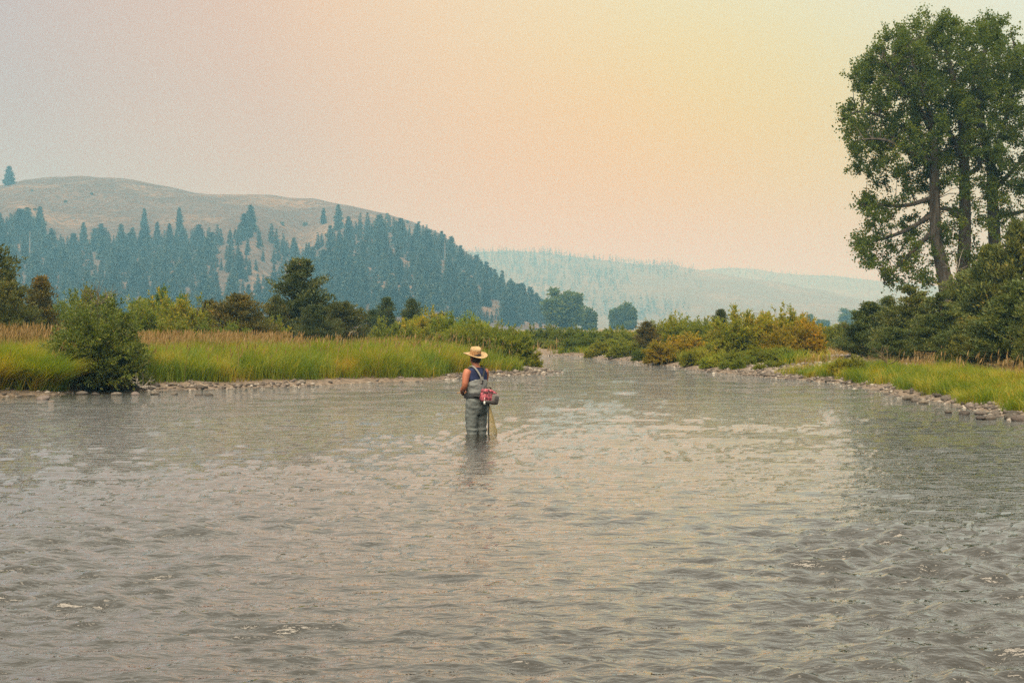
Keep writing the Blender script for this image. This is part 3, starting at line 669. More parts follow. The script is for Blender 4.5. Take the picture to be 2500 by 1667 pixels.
# ------------------------------------------------------------------ junipers and willows along the banks
jun = [make_proto('juniper_tree', juniper_meshes(300, 4.2, 1.75, 125, 185)), make_proto('juniper_tree', juniper_meshes(301, 4.0, 1.5, 110, 175, .6, .06)),
       make_proto('juniper_tree', juniper_meshes(302, 3.6, 2.0, 120, 180, .5, .05, .3)), make_proto('juniper_tree', juniper_meshes(303, 4.4, 1.7, 115, 190, .62, .14, .2, .25))]
JH, JR = (4.2, 4.0, 3.6, 4.4), (1.75, 1.5, 2.0, 1.7)
wil = [make_proto('willow_shrub', willow_meshes(400 + i)) for i in range(4)]
def juniper(px, top, wid, D, k, lab, c=(1, 1, 1), rz=None, sink=.0):
    x = xof(px, D); z = gz(x, D) - .05 - sink; H = at(px, top, D).z - z; s = wid / F * D / 2 / jun[k]['R']
    return tag(plant_copy(jun[k], 'juniper_tree', (x, D, z), (s, s, H / jun[k]['H']), R_.uniform(0, 6.28) if rz is None else rz, c), lab, 'tree')
def willow(px, top, wid, D, k, lab, c=(1, 1, 1)):
    """a shrub; a thicket wider than it is tall is several shrubs side by side"""
    x = xof(px, D); z = max(gz(x, D), .02) - .05; H = at(px, top, D).z - z; pr = wil[k % 4]; s = wid / F * D / 2 / pr['R'] * 1.12; hz = H / pr['H']
    n = max(1, min(3, math.ceil(s / (1.25 * hz)))); names = {1: [''], 2: ['left half of the ', 'right half of the '], 3: ['left third of the ', 'middle third of the ', 'right third of the ']}[n]
    for i in range(n):
        w_ = wid / n; p_ = px - wid / 2 + w_ * (i + .5); d_ = D + (R_.uniform(-.5, .8) if n > 1 else 0); pr = wil[(k + i) % 4]
        x = xof(p_, d_); z = max(gz(x, d_), .02) - .05; f = 1 if n == 1 or (n == 3 and i == 1) else R_.uniform(.8, 1.0)
        s = w_ / F * d_ / 2 / pr['R'] * (1.12 if n == 1 else 1.35); h = H / pr['H'] * f
        v = R_.uniform(.9, 1.12); o = plant_copy(pr, 'willow_shrub', (x, d_, z), (s, s, h), R_.uniform(0, 6.28), tuple(q_ * v for q_ in c)); tag(o, names[i] + lab, 'shrub')
G1, G2, Y1, Y2, O1, B1, D1 = (1.1, 1.15, .9), (.9, 1.05, .85), (1.4, 1.3, .85), (1.2, 1.22, .85), (1.75, 1.25, .75), (.85, .72, .7), (.75, .9, .9)
# left bank
juniper(-20, 592, 170, 54, 1, 'tall dark juniper cut by the left picture edge', (1.1, 1.05, .9), sink=.1)
juniper(35, 690, 120, 52, 2, 'low bushy juniper at the foot of the tall edge juniper', (1.2, 1.1, .9))
juniper(96, 676, 105, 57, 0, 'rusty tinged conical juniper above the tan reeds', (1.55, 1.1, .8))
willow(150, 722, 90, 70, 0, 'thin sage willow between rusty juniper and near shrub', G2)
juniper(575, 720, 150, 62, 2, 'ragged brown-topped juniper left of the big conical juniper', (1.45, 1.05, .8))
juniper(500, 735, 90, 66, 1, 'small ragged juniper leaning at the left of the brown-topped one', (1.4, 1.05, .8))
juniper(742, 634, 178, 74, 0, 'largest dark conical juniper on the left bank', (.92, .95, .95), 1.2)
juniper(668, 722, 70, 72, 1, 'slim juniper hugging the left side of the largest conical juniper', (1.05, 1, .9))
juniper(838, 738, 120, 71, 2, 'rounded juniper on the right flank of the largest conical juniper', (1.1, 1.0, .85))
juniper(782, 745, 100, 68, 2, 'low dark juniper in front of the largest conical juniper', (.9, .92, .95))
juniper(943, 727, 70, 96, 0, 'dark pointed juniper, left of the pair behind the willows', (.8, .95, .95))
juniper(1008, 732, 66, 92, 1, 'dark narrow juniper, right of the pair behind the willows', (.85, .95, .9))
juniper(903, 757, 70, 98, 2, 'low dark juniper beside the pointed pair', (.75, .9, .95))
juniper(1075, 765, 50, 96, 1, 'small juniper tip poking over the left bank willows', (.9, .95, .9))
for px, top, wid, D, lab, c in [(330, 738, 120, 62, 'olive willow behind the near shrub on its right', G2), (395, 726, 130, 66, 'bright olive willow left of the ragged junipers', Y2), (455, 730, 120, 64, 'yellowish willow in front of the ragged junipers', Y2),
                                (640, 775, 110, 63, 'light green willow in the gap before the largest juniper', Y2), (420, 775, 100, 55, 'low olive willow over the tan reeds', G1), (540, 785, 120, 56, 'low dark willow rising from the reeds', G2),
                                (975, 778, 110, 68, 'grey-olive willow at the left end of the bend thicket', G1), (1040, 762, 120, 72, 'yellow-green willow left of the bend thicket top', Y1), (1120, 756, 130, 70, 'tallest green willow of the left bend thicket', (1.15, 1.3, .9)),
                                (1075, 790, 110, 64, 'mid willow below the thicket top', Y2), (1165, 778, 120, 62, 'green willow stepping down toward the bend', G1), (1195, 788, 120, 56.5, 'light green willow behind the angler hat', Y2), (1250, 806, 96, 56, 'dark spiky willow at the tip of the left bank', G2),
                                (1292, 848, 50, 56, 'low yellow willow just above the gravel tip', Y1), (1010, 835, 130, 54, 'low brown shrub in the meadow left of the angler', B1), (930, 800, 90, 80, 'pale willow below the pointed juniper pair', Y2)]:
    willow(px, top, wid, D, R_.randrange(4), lab, c)
rb = [make_proto('leafy_bush', round_meshes(450 + i, 3.0, 1.7, 130, 75, .14, .09, .04, 'cotton', 9)) for i in range(2)]
for px, top, wid, D, lab, c in [(208, 706, 72, 88, 'brownish round bush beyond the near willow shrub', (1.5, 1.1, .9)), (385, 709, 90, 90, 'bluish green bush above the olive willows', (1, 1.1, 1)), (440, 726, 50, 90, 'small green bush right of the bluish one', (1, 1.15, .9)), (262, 722, 60, 92, 'olive bush tangled with bare twigs', (1.4, 1.2, .9))]:
    x = xof(px, D); z = gz(x, D); H = at(px, top, D).z - z; s = wid / F * D / 2 / rb[px % 2]['R']
    tag(plant_copy(rb[px % 2], 'leafy_bush', (x, D, z), (s, s, H / rb[px % 2]['H']), px, c), lab, 'bush')
# the near willow shrub at the water's edge
x, y = xof(232, 39.4), 39.4; z = .05
big = make_proto('willow_shrub', willow_meshes(499, 2.75, 1.5, 330, 50000, .08, .036, 'near_willow', .35, .2))
tag(plant_copy(big, 'willow_shrub', (x, y, z), (1.1, 1.1, .97), .6, (1.15, 1.12, 1.0)), 'big rounded willow shrub overhanging the water on the left bank', 'shrub')
sm = make_proto('willow_shrub', willow_meshes(498, 1.3, .95, 150, 16000, .065, .028, 'near_willow', .35))
tag(plant_copy(sm, 'willow_shrub', (xof(290, 38.9), 38.9, .05), (1, 1, 1), 2, (1.1, 1.0, .9)), 'low grey-green skirt willow at the foot of the big rounded shrub', 'shrub')
# far bank beyond the bend, back rows first
for px, top, wid, D, lab, c in [(1150, 802, 110, 118, 'hazy willow showing behind the left bend thicket, far left', G2), (1205, 806, 90, 114, 'hazy willow behind the tip of the left bank', D1), (1250, 803, 90, 110, 'hazy low willow right of the hill-foot pole', G2), (1292, 806, 80, 100, 'hazy willow first from the left beyond the bend', G2), (1345, 794, 110, 100, 'hazy willow under the large round cottonwood, left part', D1), (1405, 797, 110, 98, 'hazy willow under the large round cottonwood, right part', G2),
                                (1470, 797, 110, 94, 'hazy willow under the paired cottonwoods', D1), (1530, 800, 100, 90, 'hazy willow right of the paired cottonwoods', G1),
                                (1318, 826, 70, 93, 'pale sage willow at the left end of the far water edge', (.9, 1.05, 1.1)), (1352, 842, 56, 91, 'low pale sage willow by the far water', (.95, 1.1, 1.15)), (1385, 830, 80, 91, 'pale sage willow, middle of the far water edge', (.95, 1.1, 1.1)),
                                (1432, 818, 100, 89, 'dark rounded willow above the far gravel', D1), (1488, 822, 90, 82, 'olive willow nearest the far gravel', Y2), (1462, 848, 60, 82, 'low yellowish willow at the start of the riffle', Y1), (1535, 830, 90, 77, 'yellowish low willow before the brown juniper', Y2), (1590, 845, 80, 71, 'grey low willow at the foot of the brown juniper', D1),
                                (1560, 806, 100, 88, 'green willow behind the brown juniper', G1), (1625, 784, 120, 82, 'olive willow behind the orange willow', Y2), (1650, 806, 130, 66.5, 'orange-gold willow on the mid bank', O1), (1690, 764, 130, 78, 'tall olive willow left of the juniper tip', Y2), (1745, 776, 130, 70, 'green willow centre of the right thicket', G1),
                                (1710, 850, 80, 61, 'yellow-green willow right of the orange one', Y1), (1760, 862, 90, 57.5, 'low bright green willow at the mid bank edge', (1.2, 1.35, .9)), (1800, 770, 130, 68, 'olive willow left of the biggest willow', Y2), (1862, 744, 210, 62, 'biggest willow of the right thicket, with upright sprays', Y1), (1940, 778, 120, 61, 'golden willow on the right end of the thicket', O1),
                                (1845, 848, 140, 56, 'low shaded willow under the biggest willow', G1), (1800, 872, 80, 54.5, 'low grey-green willow at the gravel edge', G2), (1975, 832, 80, 64, 'small golden willow at the gravel side channel', Y1), (1925, 850, 90, 57.5, 'low olive willow above the gravel bar', Y2), (1880, 880, 70, 53, 'low green tuft willow nearest the gravel bar', G1),
                                (2005, 792, 120, 92, 'hazy willow beyond the side channel, left', G2), (2075, 790, 120, 86, 'hazy willow beyond the side channel, right', G1), (2050, 835, 90, 78, 'low yellow willow across the side channel', Y1), (2115, 800, 110, 76, 'shaded willow against the right junipers', G2),
                                (2072, 864, 74, 45.5, 'small feathery willow on the right grassy bank', Y1)]:
    willow(px, top, wid, D, R_.randrange(4), lab, c)
juniper(1578, 786, 60, 77, 1, 'brown juniper among willows on the mid bank', (1.5, 1.0, .85))
juniper(1757, 756, 62, 80, 0, 'pointed juniper tip rising from the right willow thicket', (1.05, 1.0, .9))
juniper(2065, 788, 40, 100, 1, 'rusty little juniper over the side channel', (1.6, 1.1, .85))
# right bank junipers
for px, top, wid, D, k, lab, c in [(2125, 738, 130, 58, 0, 'dark rounded juniper at the left end of the right bank stand', (.85, .92, .9)), (2160, 725, 90, 62, 1, 'juniper with feathery double tip behind the dark rounded one', (1.0, 1, .9)), (2225, 700, 150, 54, 3, 'juniper with a bare dark trunk on the right bank', (1.15, 1.05, .9)),
                                   (2300, 715, 140, 51, 3, 'grey-green juniper right of the bare-trunk juniper', (1.05, 1.05, .95)), (2355, 660, 150, 60, 1, 'tall juniper under the middle cottonwood trunk', (1.1, 1.08, .9)), (2425, 600, 170, 57, 0, 'tall juniper under the right cottonwood trunk', (1.1, 1.08, .85)),
                                   (2505, 545, 170, 56, 1, 'tallest juniper at the right picture edge', (1.2, 1.1, .85)), (2395, 775, 130, 45, 2, 'yellowish low juniper in front of the tall ones', (1.5, 1.25, .9)), (2480, 690, 190, 43, 3, 'dark spreading juniper at the right edge with drooping boughs', (.95, 1, .9)),
                                   (2335, 800, 120, 46, 2, 'low shaded juniper beside the yellowish one', (.9, .95, .9)), (2190, 800, 110, 51, 2, 'low dark juniper below the bare-trunk juniper', (.85, .92, .9)), (2545, 700, 150, 40, 0, 'juniper beyond the right frame edge', (1, 1, .9))]:
    juniper(px, top, wid, D, k, lab, tuple(1.3 * q_ for q_ in c))

# ------------------------------------------------------------------ the three cottonwoods on the right bank
CD = 74.0
OUT = np.array([(2194, 48), (2157, 87), (2102, 142), (2074, 188), (2088, 239), (2050, 278), (2074, 335), (2076, 380), (2088, 413), (2110, 436), (2146, 455), (2100, 492), (2100, 520), (2132, 533), (2086, 586), (2116, 640), (2140, 668), (2165, 712), (2260, 720), (2300, 640),
                (2420, 640), (2480, 600), (2640, 600), (2680, 420), (2650, 250), (2560, 130), (2487, 120), (2481, 92), (2437, 41), (2400, 32), (2343, 64), (2312, 40), (2288, 28), (2240, 52), (2222, 70)], float)
def inside(poly, x, y):
    c = False; n = len(poly)
    for i in range(n):
        (x1, y1), (x2, y2) = poly[i], poly[(i + 1) % n]
        if (y1 > y) != (y2 > y) and x < (x2 - x1) * (y - y1) / (y2 - y1) + x1: c = not c
    return c
TR = [dict(D=73.0, path=[(2316, 905), (2311, 716), (2298, 640), (2286, 588), (2281, 459), (2281, 381), (2270, 290), (2240, 190), (2215, 110)], lab='left of the three tall cottonwoods, its trunk bending at the base', r=.40),
      dict(D=74.6, path=[(2345, 900), (2350, 707), (2356, 551), (2354, 413), (2352, 330), (2335, 230), (2310, 120), (2295, 60)], lab='middle of the three tall cottonwoods, straight trunk with a fork', r=.38),
      dict(D=75.6, path=[(2432, 900), (2430, 643), (2424, 505), (2419, 404), (2398, 312), (2392, 200), (2410, 100), (2415, 60)], lab='right of the three tall cottonwoods, its crown cut by the frame edge', r=.36)]
rng = np.random.RandomState(77)
LIMB = [(0, (2281, 420), [(2250, 350), (2200, 296), (2120, 262), (2070, 282)]), (0, (2283, 480), [(2220, 500), (2160, 500), (2110, 500)]), (0, (2286, 560), [(2245, 600), (2200, 650), (2170, 690)]), (0, (2281, 400), [(2220, 380), (2150, 350), (2090, 350)]),
        (0, (2275, 320), [(2200, 220), (2130, 160)]), (0, (2283, 520), [(2220, 560), (2150, 585), (2100, 590)]), (1, (2356, 430), [(2390, 400), (2340, 350), (2310, 330), (2260, 270)]), (1, (2354, 400), [(2310, 300), (2260, 180), (2200, 80)]), (1, (2357, 540), [(2300, 510), (2240, 540), (2180, 620)]),
        (2, (2422, 470), [(2470, 420), (2530, 360), (2600, 330)]), (2, (2419, 410), [(2450, 300), (2480, 180), (2460, 80)]), (2, (2424, 520), [(2480, 520), (2560, 500), (2620, 480)]), (2, (2400, 320), [(2350, 240), (2330, 140), (2380, 60)]), (1, (2352, 350), [(2380, 250), (2370, 150), (2340, 80)])]
nodes = []     # (tree, point) every limb point a clump may spring from
geos = [Geo() for _ in TR]
for k, T_ in enumerate(TR):
    pts = [at(px, py, T_['D']) for px, py in T_['path']]; pts[0].z = gz(pts[0].x, pts[0].y) - .2
    pts = smooth_line([tuple(p) for p in pts], 4); rad = np.interp(np.linspace(0, 1, len(pts)), [0, .12, .55, 1], [T_['r'] * 1.3, T_['r'], T_['r'] * .62, .04])
    geos[k].tube(pts, rad, 10); T_['base'] = pts[0]
    for p in pts[9:]: nodes.append((k, p))
for k, st, ps in LIMB:
    D = TR[k]['D']; dy = rng.uniform(-2.2, 2.2); q = [tuple(at(*st, D))] + [tuple(at(px, py, D) + Vector((0, dy * (i + 1) / len(ps), 0))) for i, (px, py) in enumerate(ps)]
    q = smooth_line(q, 4); geos[k].tube(q, np.linspace(.16, .03, len(q)), 6, False)
    for p in q[3:]: nodes.append((k, p))
NP = np.array([n[1] for n in nodes]); NK = np.array([n[0] for n in nodes])
LP = [[] for _ in TR]; LA = [[] for _ in TR]
cnt = 0; CXP, CYP = 2345., 350.
while cnt < 1050:
    px, py = rng.uniform(2050, 2680), rng.uniform(28, 720)
    if not inside(OUT, px, py): continue
    if py > 380 and rng.rand() < .68 * np.clip((py - 330) / 150, 0, 1) and px > 2130: continue
    half = 3.9 * math.sqrt(max(.12, 1 - ((px - CXP) / 330) ** 2)) * (1.0 if py < 420 else .75)
    D = 74.3 + rng.uniform(-1, 1) * half; c = np.array(at(px, py, D))
    d = np.linalg.norm((NP - c) * np.array([1, 1, 1.0]), axis=1) + np.maximum(0, NP[:, 2] - c[2] + .3) * .8
    j = int(np.argmin(d)); k = NK[j]; n0 = NP[j]; md = (n0 + c) / 2 + np.array([0, 0, .12 * np.linalg.norm(c - n0)])
    if np.linalg.norm(c - n0) < 2.1 and c[2] - n0[2] > -.7: geos[k].tube([n0, md, c], [.03, .016, .006], 3, False)
    n = int(rng.uniform(105, 190)); rr_ = rng.uniform(.25, .46)
    v = c - n0; v = v / (np.linalg.norm(v) + 1e-6)
    # leafy shoots fan out of the clump centre
    ns = 9; sd = unit(v * .9 + rng.normal(0, .8, (ns, 3)) + np.array([0, 0, .15])); si = rng.randint(0, ns, n); u = rng.uniform(0, 1, n)
    P = c - v * .15 + sd[si] * (u * rr_ * 1.75)[:, None] + rng.normal(0, .075, (n, 3))
    LP[k].append(P); LA[k].append(sd[si] * .5 + rng.normal(0, .7, (n, 3)) + np.array([0, 0, -.25])); cnt += 1
for k, T_ in enumerate(TR):
    o = thing('cottonwood_tree', T_['lab'], 'tree', tuple(T_['base']))
    me = geos[k].mesh('cottonwood_trunk', M['bark'], True); me.transform(__import__('mathutils').Matrix.Translation(-Vector(T_['base']))); link('trunk', me, o)
    P = np.concatenate(LP[k]) - np.array(T_['base']); s = rng.uniform(.7, 1.25, len(P)); V, Q = leaves(P, np.concatenate(LA[k]), .118 * s, .10 * s, rng, .2)
    link('crown', mesh_np('cottonwood_crown', V, [Q], M['cotton']), o)

# ------------------------------------------------------------------ bare branches
def bare_branches(name, lab, px, py, D, n, L, seed, up=.6, mat='dead', base=None):
    rng = np.random.RandomState(seed); g = Geo(); P0 = at(px, py, D)
    for i in range(n):
        d = unit(np.array([rng.normal(0, .8), rng.normal(0, .5), up + rng.normal(0, .35)])); p = np.zeros(3); pts = [p.copy()]
        for k in range(6): d = unit(d + rng.normal(0, .22, 3)); p = p + d * L / 6 * rng.uniform(.7, 1.2); pts.append(p.copy())
        g.tube(pts, np.linspace(.022, .005, 7), 4, False)
        for k in range(3):
            j = rng.randint(2, 6); e = unit(d + rng.normal(0, .7, 3)); g.tube([pts[j], pts[j] + e * L * .18, pts[j] + e * L * .3 + np.array([0, 0, .03])], [.01, .007, .003], 3, False)
    return tag(link(name, g.mesh(name, M[mat]), None, P0), lab, 'branches')
bare_branches('bare_branches', 'curled bare twigs above the big near willow shrub', 240, 745, 86, 12, 1.6, 5, .9, 'twig')
bare_branches('bare_branches', 'single crooked dead twig right of the curled bare twigs', 276, 745, 84, 3, 1.3, 9, 1.2, 'twig')
bare_branches('bare_branches', 'pale dead branches in front of the dark right bank juniper', 2165, 890, 46, 6, .75, 6, .45, 'twig')
bare_branches('driftwood_branches', 'pale drift twigs at the water by the big near shrub', 345, 945, 37.0, 7, .5, 7, .35)
bare_branches('bare_branches', 'long pale dead stick leaning on the leftmost cottonwood trunk', 2330, 705, 70, 2, 2.6, 12, 1.0)

# ------------------------------------------------------------------ grasses, reeds
rng = np.random.RandomState(5)
def scatter(n, xr, yr, test):
    xs, ys, sd_ = [], [], []
    got = it = 0
    while got < n:
        it += 1
        if it > 60: raise RuntimeError('no room to scatter %s %s' % (xr, yr))
        x = rng.uniform(*xr, 60000); y = rng.uniform(*yr, 60000); s = river_sd(x, y); k = test(x, y, s)
        xs.append(x[k]); ys.append(y[k]); sd_.append(s[k]); got += int(k.sum())
    return np.concatenate(xs)[:n], np.concatenate(ys)[:n], np.concatenate(sd_)[:n]
def grass(name, n, xr, yr, test, hfun, wid, mat, lean=(.15, .8), tuft=9, rad=.12, seg=2, bias=None):
    x, y, s = scatter(n // tuft, xr, yr, test); z = ground_z(x, y, s); h = hfun(x, y, s)
    k = np.repeat(np.arange(len(x)), tuft); m_ = len(k); a = rng.uniform(0, 2 * math.pi, m_); r = rad * np.sqrt(rng.uniform(0, 1, m_))
    P = np.stack([x[k] + r * np.cos(a), y[k] + r * np.sin(a), z[k] - .03], 1)
    H = h[k] * rng.uniform(.55, 1.18, m_); az = a + rng.normal(0, .7, m_)
    ta = vnoise(x, y, 1.1, 91) * 12; az = np.where(rng.rand(m_) < .6, ta[k] + rng.normal(0, .6, m_), az)
    if bias is not None: az = np.where(rng.rand(m_) < .55, bias + rng.normal(0, .5, m_), az)
    V, Q, T = blades(P, H, wid * rng.uniform(.6, 1.3, m_), az, rng.uniform(*lean, m_), rng, seg)
    return tag(link(name, mesh_np(name, V, [Q, T], M[mat])), kind='stuff')
def left_of(x, y): return x < 1.5 + (y - 55) * .1
def edge(x, y): return .2 + .75 * vnoise(x, y, 1.9, 61)
hl = lambda x, y, s: (.50 + .30 * vnoise(x, y, 2.1, 62) + .42 * vnoise(x, y, .75, 75)) * np.clip(.5 + s * .55, .45, 1) * np.clip(1.18 - (y - 36) * .012, .6, 1.2)
grass('grass', 96000, (-20, 1.5), (31, 62), lambda x, y, s: (s > edge(x, y)) & (s < 6.5) & ~((x > -1.6) & (y > 53.2)) & left_of(x, y) & (np.abs(x / y) < .43) & (((x + 11.4) / .95) ** 2 + ((y - 39.2) / .9) ** 2 > 1), hl, .017, 'grass', (.15, .85))
grass('grass', 26000, (-16, -11.9), (34.5, 42), lambda x, y, s: (s > .25) & (s < 3.2), lambda x, y, s: .95 + .4 * vnoise(x, y, 1.5, 63), .017, 'grass', (.5, 1.25), 14, .1, 3, -.5)
grass('meadow_grass', 46000, (-32, 3), (39, 84), lambda x, y, s: (s > 5.2 + 2 * (vnoise(x, y, 2.5, 66) - .5)) & left_of(x, y) & (np.abs(x / y) < .43), lambda x, y, s: .28 + .2 * vnoise(x, y, 3, 64) + .3 * vnoise(x, y, .9, 77), .02, 'dry', (.1, .6), 9, .15)
grass('grass', 38000, (7, 18), (24, 56), lambda x, y, s: (s > .05 + .4 * vnoise(x, y, 1.1, 65)) & (s < 2.5 + 1.2 * vnoise(x, y, 2, 67)) & (x > 7) & (y > 24) & (y < 49.5) & (vnoise(x, y, 1.2, 68) > .24), lambda x, y, s: .18 + .25 * vnoise(x, y, 1.3, 69) + .25 * vnoise(x, y, .5, 76), .016, 'grass', (.2, 1.0), 11, .1)
grass('grass', 14000, (0, 20), (54, 105), lambda x, y, s: (s > .6) & (s < 4) & (x > 2.5) & (vnoise(x, y, 2.2, 70) > .55), lambda x, y, s: .35 + .4 * vnoise(x, y, 2, 71), .03, 'grass', (.2, .8), 9, .15)
grass('meadow_grass', 26000, (6, 26), (25, 75), lambda x, y, s: (s > 2.6) & (s < 14) & (vnoise(x, y, 1.5, 72) > .45), lambda x, y, s: .2 + .22 * vnoise(x, y, 3, 73), .018, 'dry', (.1, .7), 7, .12)
grass('meadow_grass', 16000, (-70, 45), (85, 190), lambda x, y, s: (s > 1.5), lambda x, y, s: .5 + .4 * vnoise(x, y, 6, 74), .06, 'dry', (.1, .6), 7, .4)
def reeds(name, n, xr, yr, test, h0, h1):
    x, y, s = scatter(n, xr, yr, test); z = ground_z(x, y, s); P = np.stack([x, y, z], 1); H = rng.uniform(h0, h1, n); az = rng.normal(.3, .9, n)
    V, Q, T = blades(P, H, np.full(n, .016), az, rng.uniform(.03, .3, n), rng, 3)
    tip = V.reshape(n, 7, 3)[:, 6]; pre = V.reshape(n, 7, 3)[:, 4]; d = unit(tip - pre)
    V2, Q2 = leaves(np.repeat(tip - d * .2, 2, 0), np.repeat(d, 2, 0), .24, .034, rng, .3)
    return tag(link(name, mesh_np(name, np.vstack([V, V2]), [np.vstack([Q, Q2 + len(V)]), T], M['dry'])), kind='stuff')
reeds('reeds', 900, (-19, -14.5), (41, 47), lambda x, y, s: (s > 3.5) & (np.abs(x / y) < .42), 1.05, 1.45)
reeds('reeds', 1700, (-15, -8), (46, 54), lambda x, y, s: s > 5, .8, 1.2)
reeds('reeds', 420, (-12.4, -10.9), (38.2, 40.5), lambda x, y, s: s > .1, .9, 1.35)
reeds('reeds', 450, (-14, 1), (36, 60), lambda x, y, s: (s > .6) & (s < 6) & left_of(x, y), .75, 1.2)
reeds('reeds', 700, (-12, 0), (48, 64), lambda x, y, s: s > 5, .6, .95)
reeds('reeds', 260, (10, 17), (29, 47), lambda x, y, s: (s > 2.2) & (s < 6), .4, .75)

# ------------------------------------------------------------------ stones
def ico(seed, sub):
    import bmesh
    bm = bmesh.new(); bmesh.ops.create_icosphere(bm, subdivisions=sub, radius=1); rs = random.Random(seed)
    o = Vector((rs.uniform(0, 50), rs.uniform(0, 50), seed))
    for v in bm.verts:
        n = mnoise.noise(v.co * .9 + o) * .32; v.co *= 1 + n; v.co.z *= .62
    me = bpy.data.meshes.new('stone'); bm.to_mesh(me); bm.free(); me.materials.append(M['stone'])
    me.polygons.foreach_set('use_smooth', [True] * len(me.polygons)); return me
st = [ico(i, 2) for i in range(7)]
def stone(x, y, r, dz=.0):
    o = link('stone', st[R_.randrange(7)], ground, (x, y, max(gz(x, y), -.03) + r * dz))
    o.scale = (r * R_.uniform(.8, 1.25), r * R_.uniform(.8, 1.25), r * R_.uniform(.7, 1.1)); o.rotation_euler = (R_.uniform(-.25, .25), R_.uniform(-.25, .25), R_.uniform(0, 6.28))
    v = R_.uniform(.35, 1.05); o.color = (v, v * R_.uniform(.93, 1.0), v * R_.uniform(.86, 1.0), 1); return o
def along(line, y0, y1, x0=-99, x1=99):
    L_ = line[(line[:, 1] > y0) & (line[:, 1] < y1) & (line[:, 0] > x0) & (line[:, 0] < x1)]
    i = R_.randrange(len(L_) - 1); t_ = R_.random(); p = L_[i] * (1 - t_) + L_[i + 1] * t_; d = L_[i + 1] - L_[i]; n = np.array([-d[1], d[0]]) / (np.hypot(*d) + 1e-9)
    return p, n      # for both lines the land lies on the +n side (left hand of travel for LEFT, right bank travels back toward the camera)
small = []
for i in range(150):
    p, n = along(LEFT, 33, 60, -15, 2)
    if vnoise([p[0]], [p[1]], 2.3, 81)[0] < .56 and p[0] < -2: continue
    q = p + n * R_.uniform(-.55, .55) * (1 if i % 4 else 1.5); stone(q[0], q[1], R_.uniform(.05, .13), .1)
for px, py, r in [(378, 963, .2), (285, 964, .17), (425, 964, .13), (125, 983, .12), (200, 962, .2), (60, 962, .2), (85, 960, .2), (235, 965, .16), (485, 966, .12), (510, 966, .14), (105, 974, .2), (330, 964, .15)]:
    x, y = shore(px, py); o = stone(x, y, r * .75); o.location.z = .015
for i in range(60):
    p, n = along(RIGHT, 24, 56, 5); q = p + n * R_.uniform(-.4, .4); stone(q[0], q[1], R_.uniform(.05, .14), .1)
for px, py, r in [(2220, 975, .2), (2235, 981, .17), (2355, 1012, .17), (2395, 1012, .16), (2315, 1008, .12), (2430, 1012, .2), (2470, 1022, .22), (2490, 1026, .2), (2345, 983, .2), (2370, 995, .2), (2255, 985, .16), (2420, 1023, .15), (2395, 1022, .12)]:
    x, y = shore(px, py); o = stone(x, y, r * .75); o.location.z = .015
for i in range(50):
    x, y = R_.uniform(10.5, 15), R_.uniform(29, 44); s = float(river_sd([x], [y])[0])
    if 2.2 < s < 6: stone(x, y, R_.uniform(.08, .2), .2)
def gravel(name, n, gen, r0, r1):
    import bmesh
    bm = bmesh.new(); bmesh.ops.create_icosphere(bm, subdivisions=1, radius=1); B = np.array([v.co[:] for v in bm.verts]); Fc = np.array([[v.index for v in f.verts] for f in bm.faces]); bm.free()
    P = np.array([gen() for _ in range(n)]); z = np.maximum(ground_z(P[:, 0], P[:, 1]), -.02); r = rng.uniform(r0, r1, n)
    V = B[None] * (1 + rng.normal(0, .12, (n, len(B), 1))) * np.array([1, 1, .6]) * r[:, None, None] * rng.uniform(.7, 1.3, (n, 1, 3)) + np.stack([P[:, 0], P[:, 1], z + r * .2], 1)[:, None]
    Fa = (Fc[None] + (np.arange(n) * len(B))[:, None, None]).reshape(-1, 3)
    return tag(link(name, mesh_np(name, V.reshape(-1, 3), [Fa], M['gravel'], True)), kind='stuff')
m, t, b = mat_new('gravel'); geo = N(t, 'ShaderNodeNewGeometry'); r = ramp(t, [(0, (.05, .042, .036)), (.5, (.12, .10, .085)), (.85, (.22, .19, .16)), (1, (.36, .33, .29))]); t.links.new(geo.outputs['Random Per Island'], r.inputs[0]); t.links.new(r.outputs[0], b.inputs['Base Color']); b.inputs['Roughness'].default_value = .8; M['gravel'] = m
def g_left():
    while True:
        p, n = along(LEFT, 33, 75, -16, 2.2)
        if p[0] > -2 or vnoise([p[0]], [p[1]], 2.3, 81)[0] > .48 or R_.random() < .2: return p + n * R_.gauss(.05, .28)
def g_right():
    p, n = along(RIGHT, 23, 92, 0); return p + n * R_.gauss(.08, .28)
def g_bar():
    while True:
        x, y = R_.uniform(7, 17), R_.uniform(49, 84); s = float(river_sd([x], [y])[0])
        if .0 < s < 7 and x > 8.2 + (y - 50) * .06: return np.array([x, y])
def g_slope():
    while True:
        x, y = R_.uniform(10, 16), R_.uniform(27, 47); s = float(river_sd([x], [y])[0])
        if 1.6 < s < 6: return np.array([x, y])
def g_tip(): return np.array([R_.uniform(-2.2, 1.25), 54.3 + R_.gauss(0, 1.0)])
gravel('gravel', 800, g_left, .03, .08); gravel('gravel', 800, g_right, .03, .07); gravel('gravel', 1500, g_bar, .05, .12); gravel('gravel', 600, g_slope, .03, .09); gravel('gravel', 350, g_tip, .05, .13)

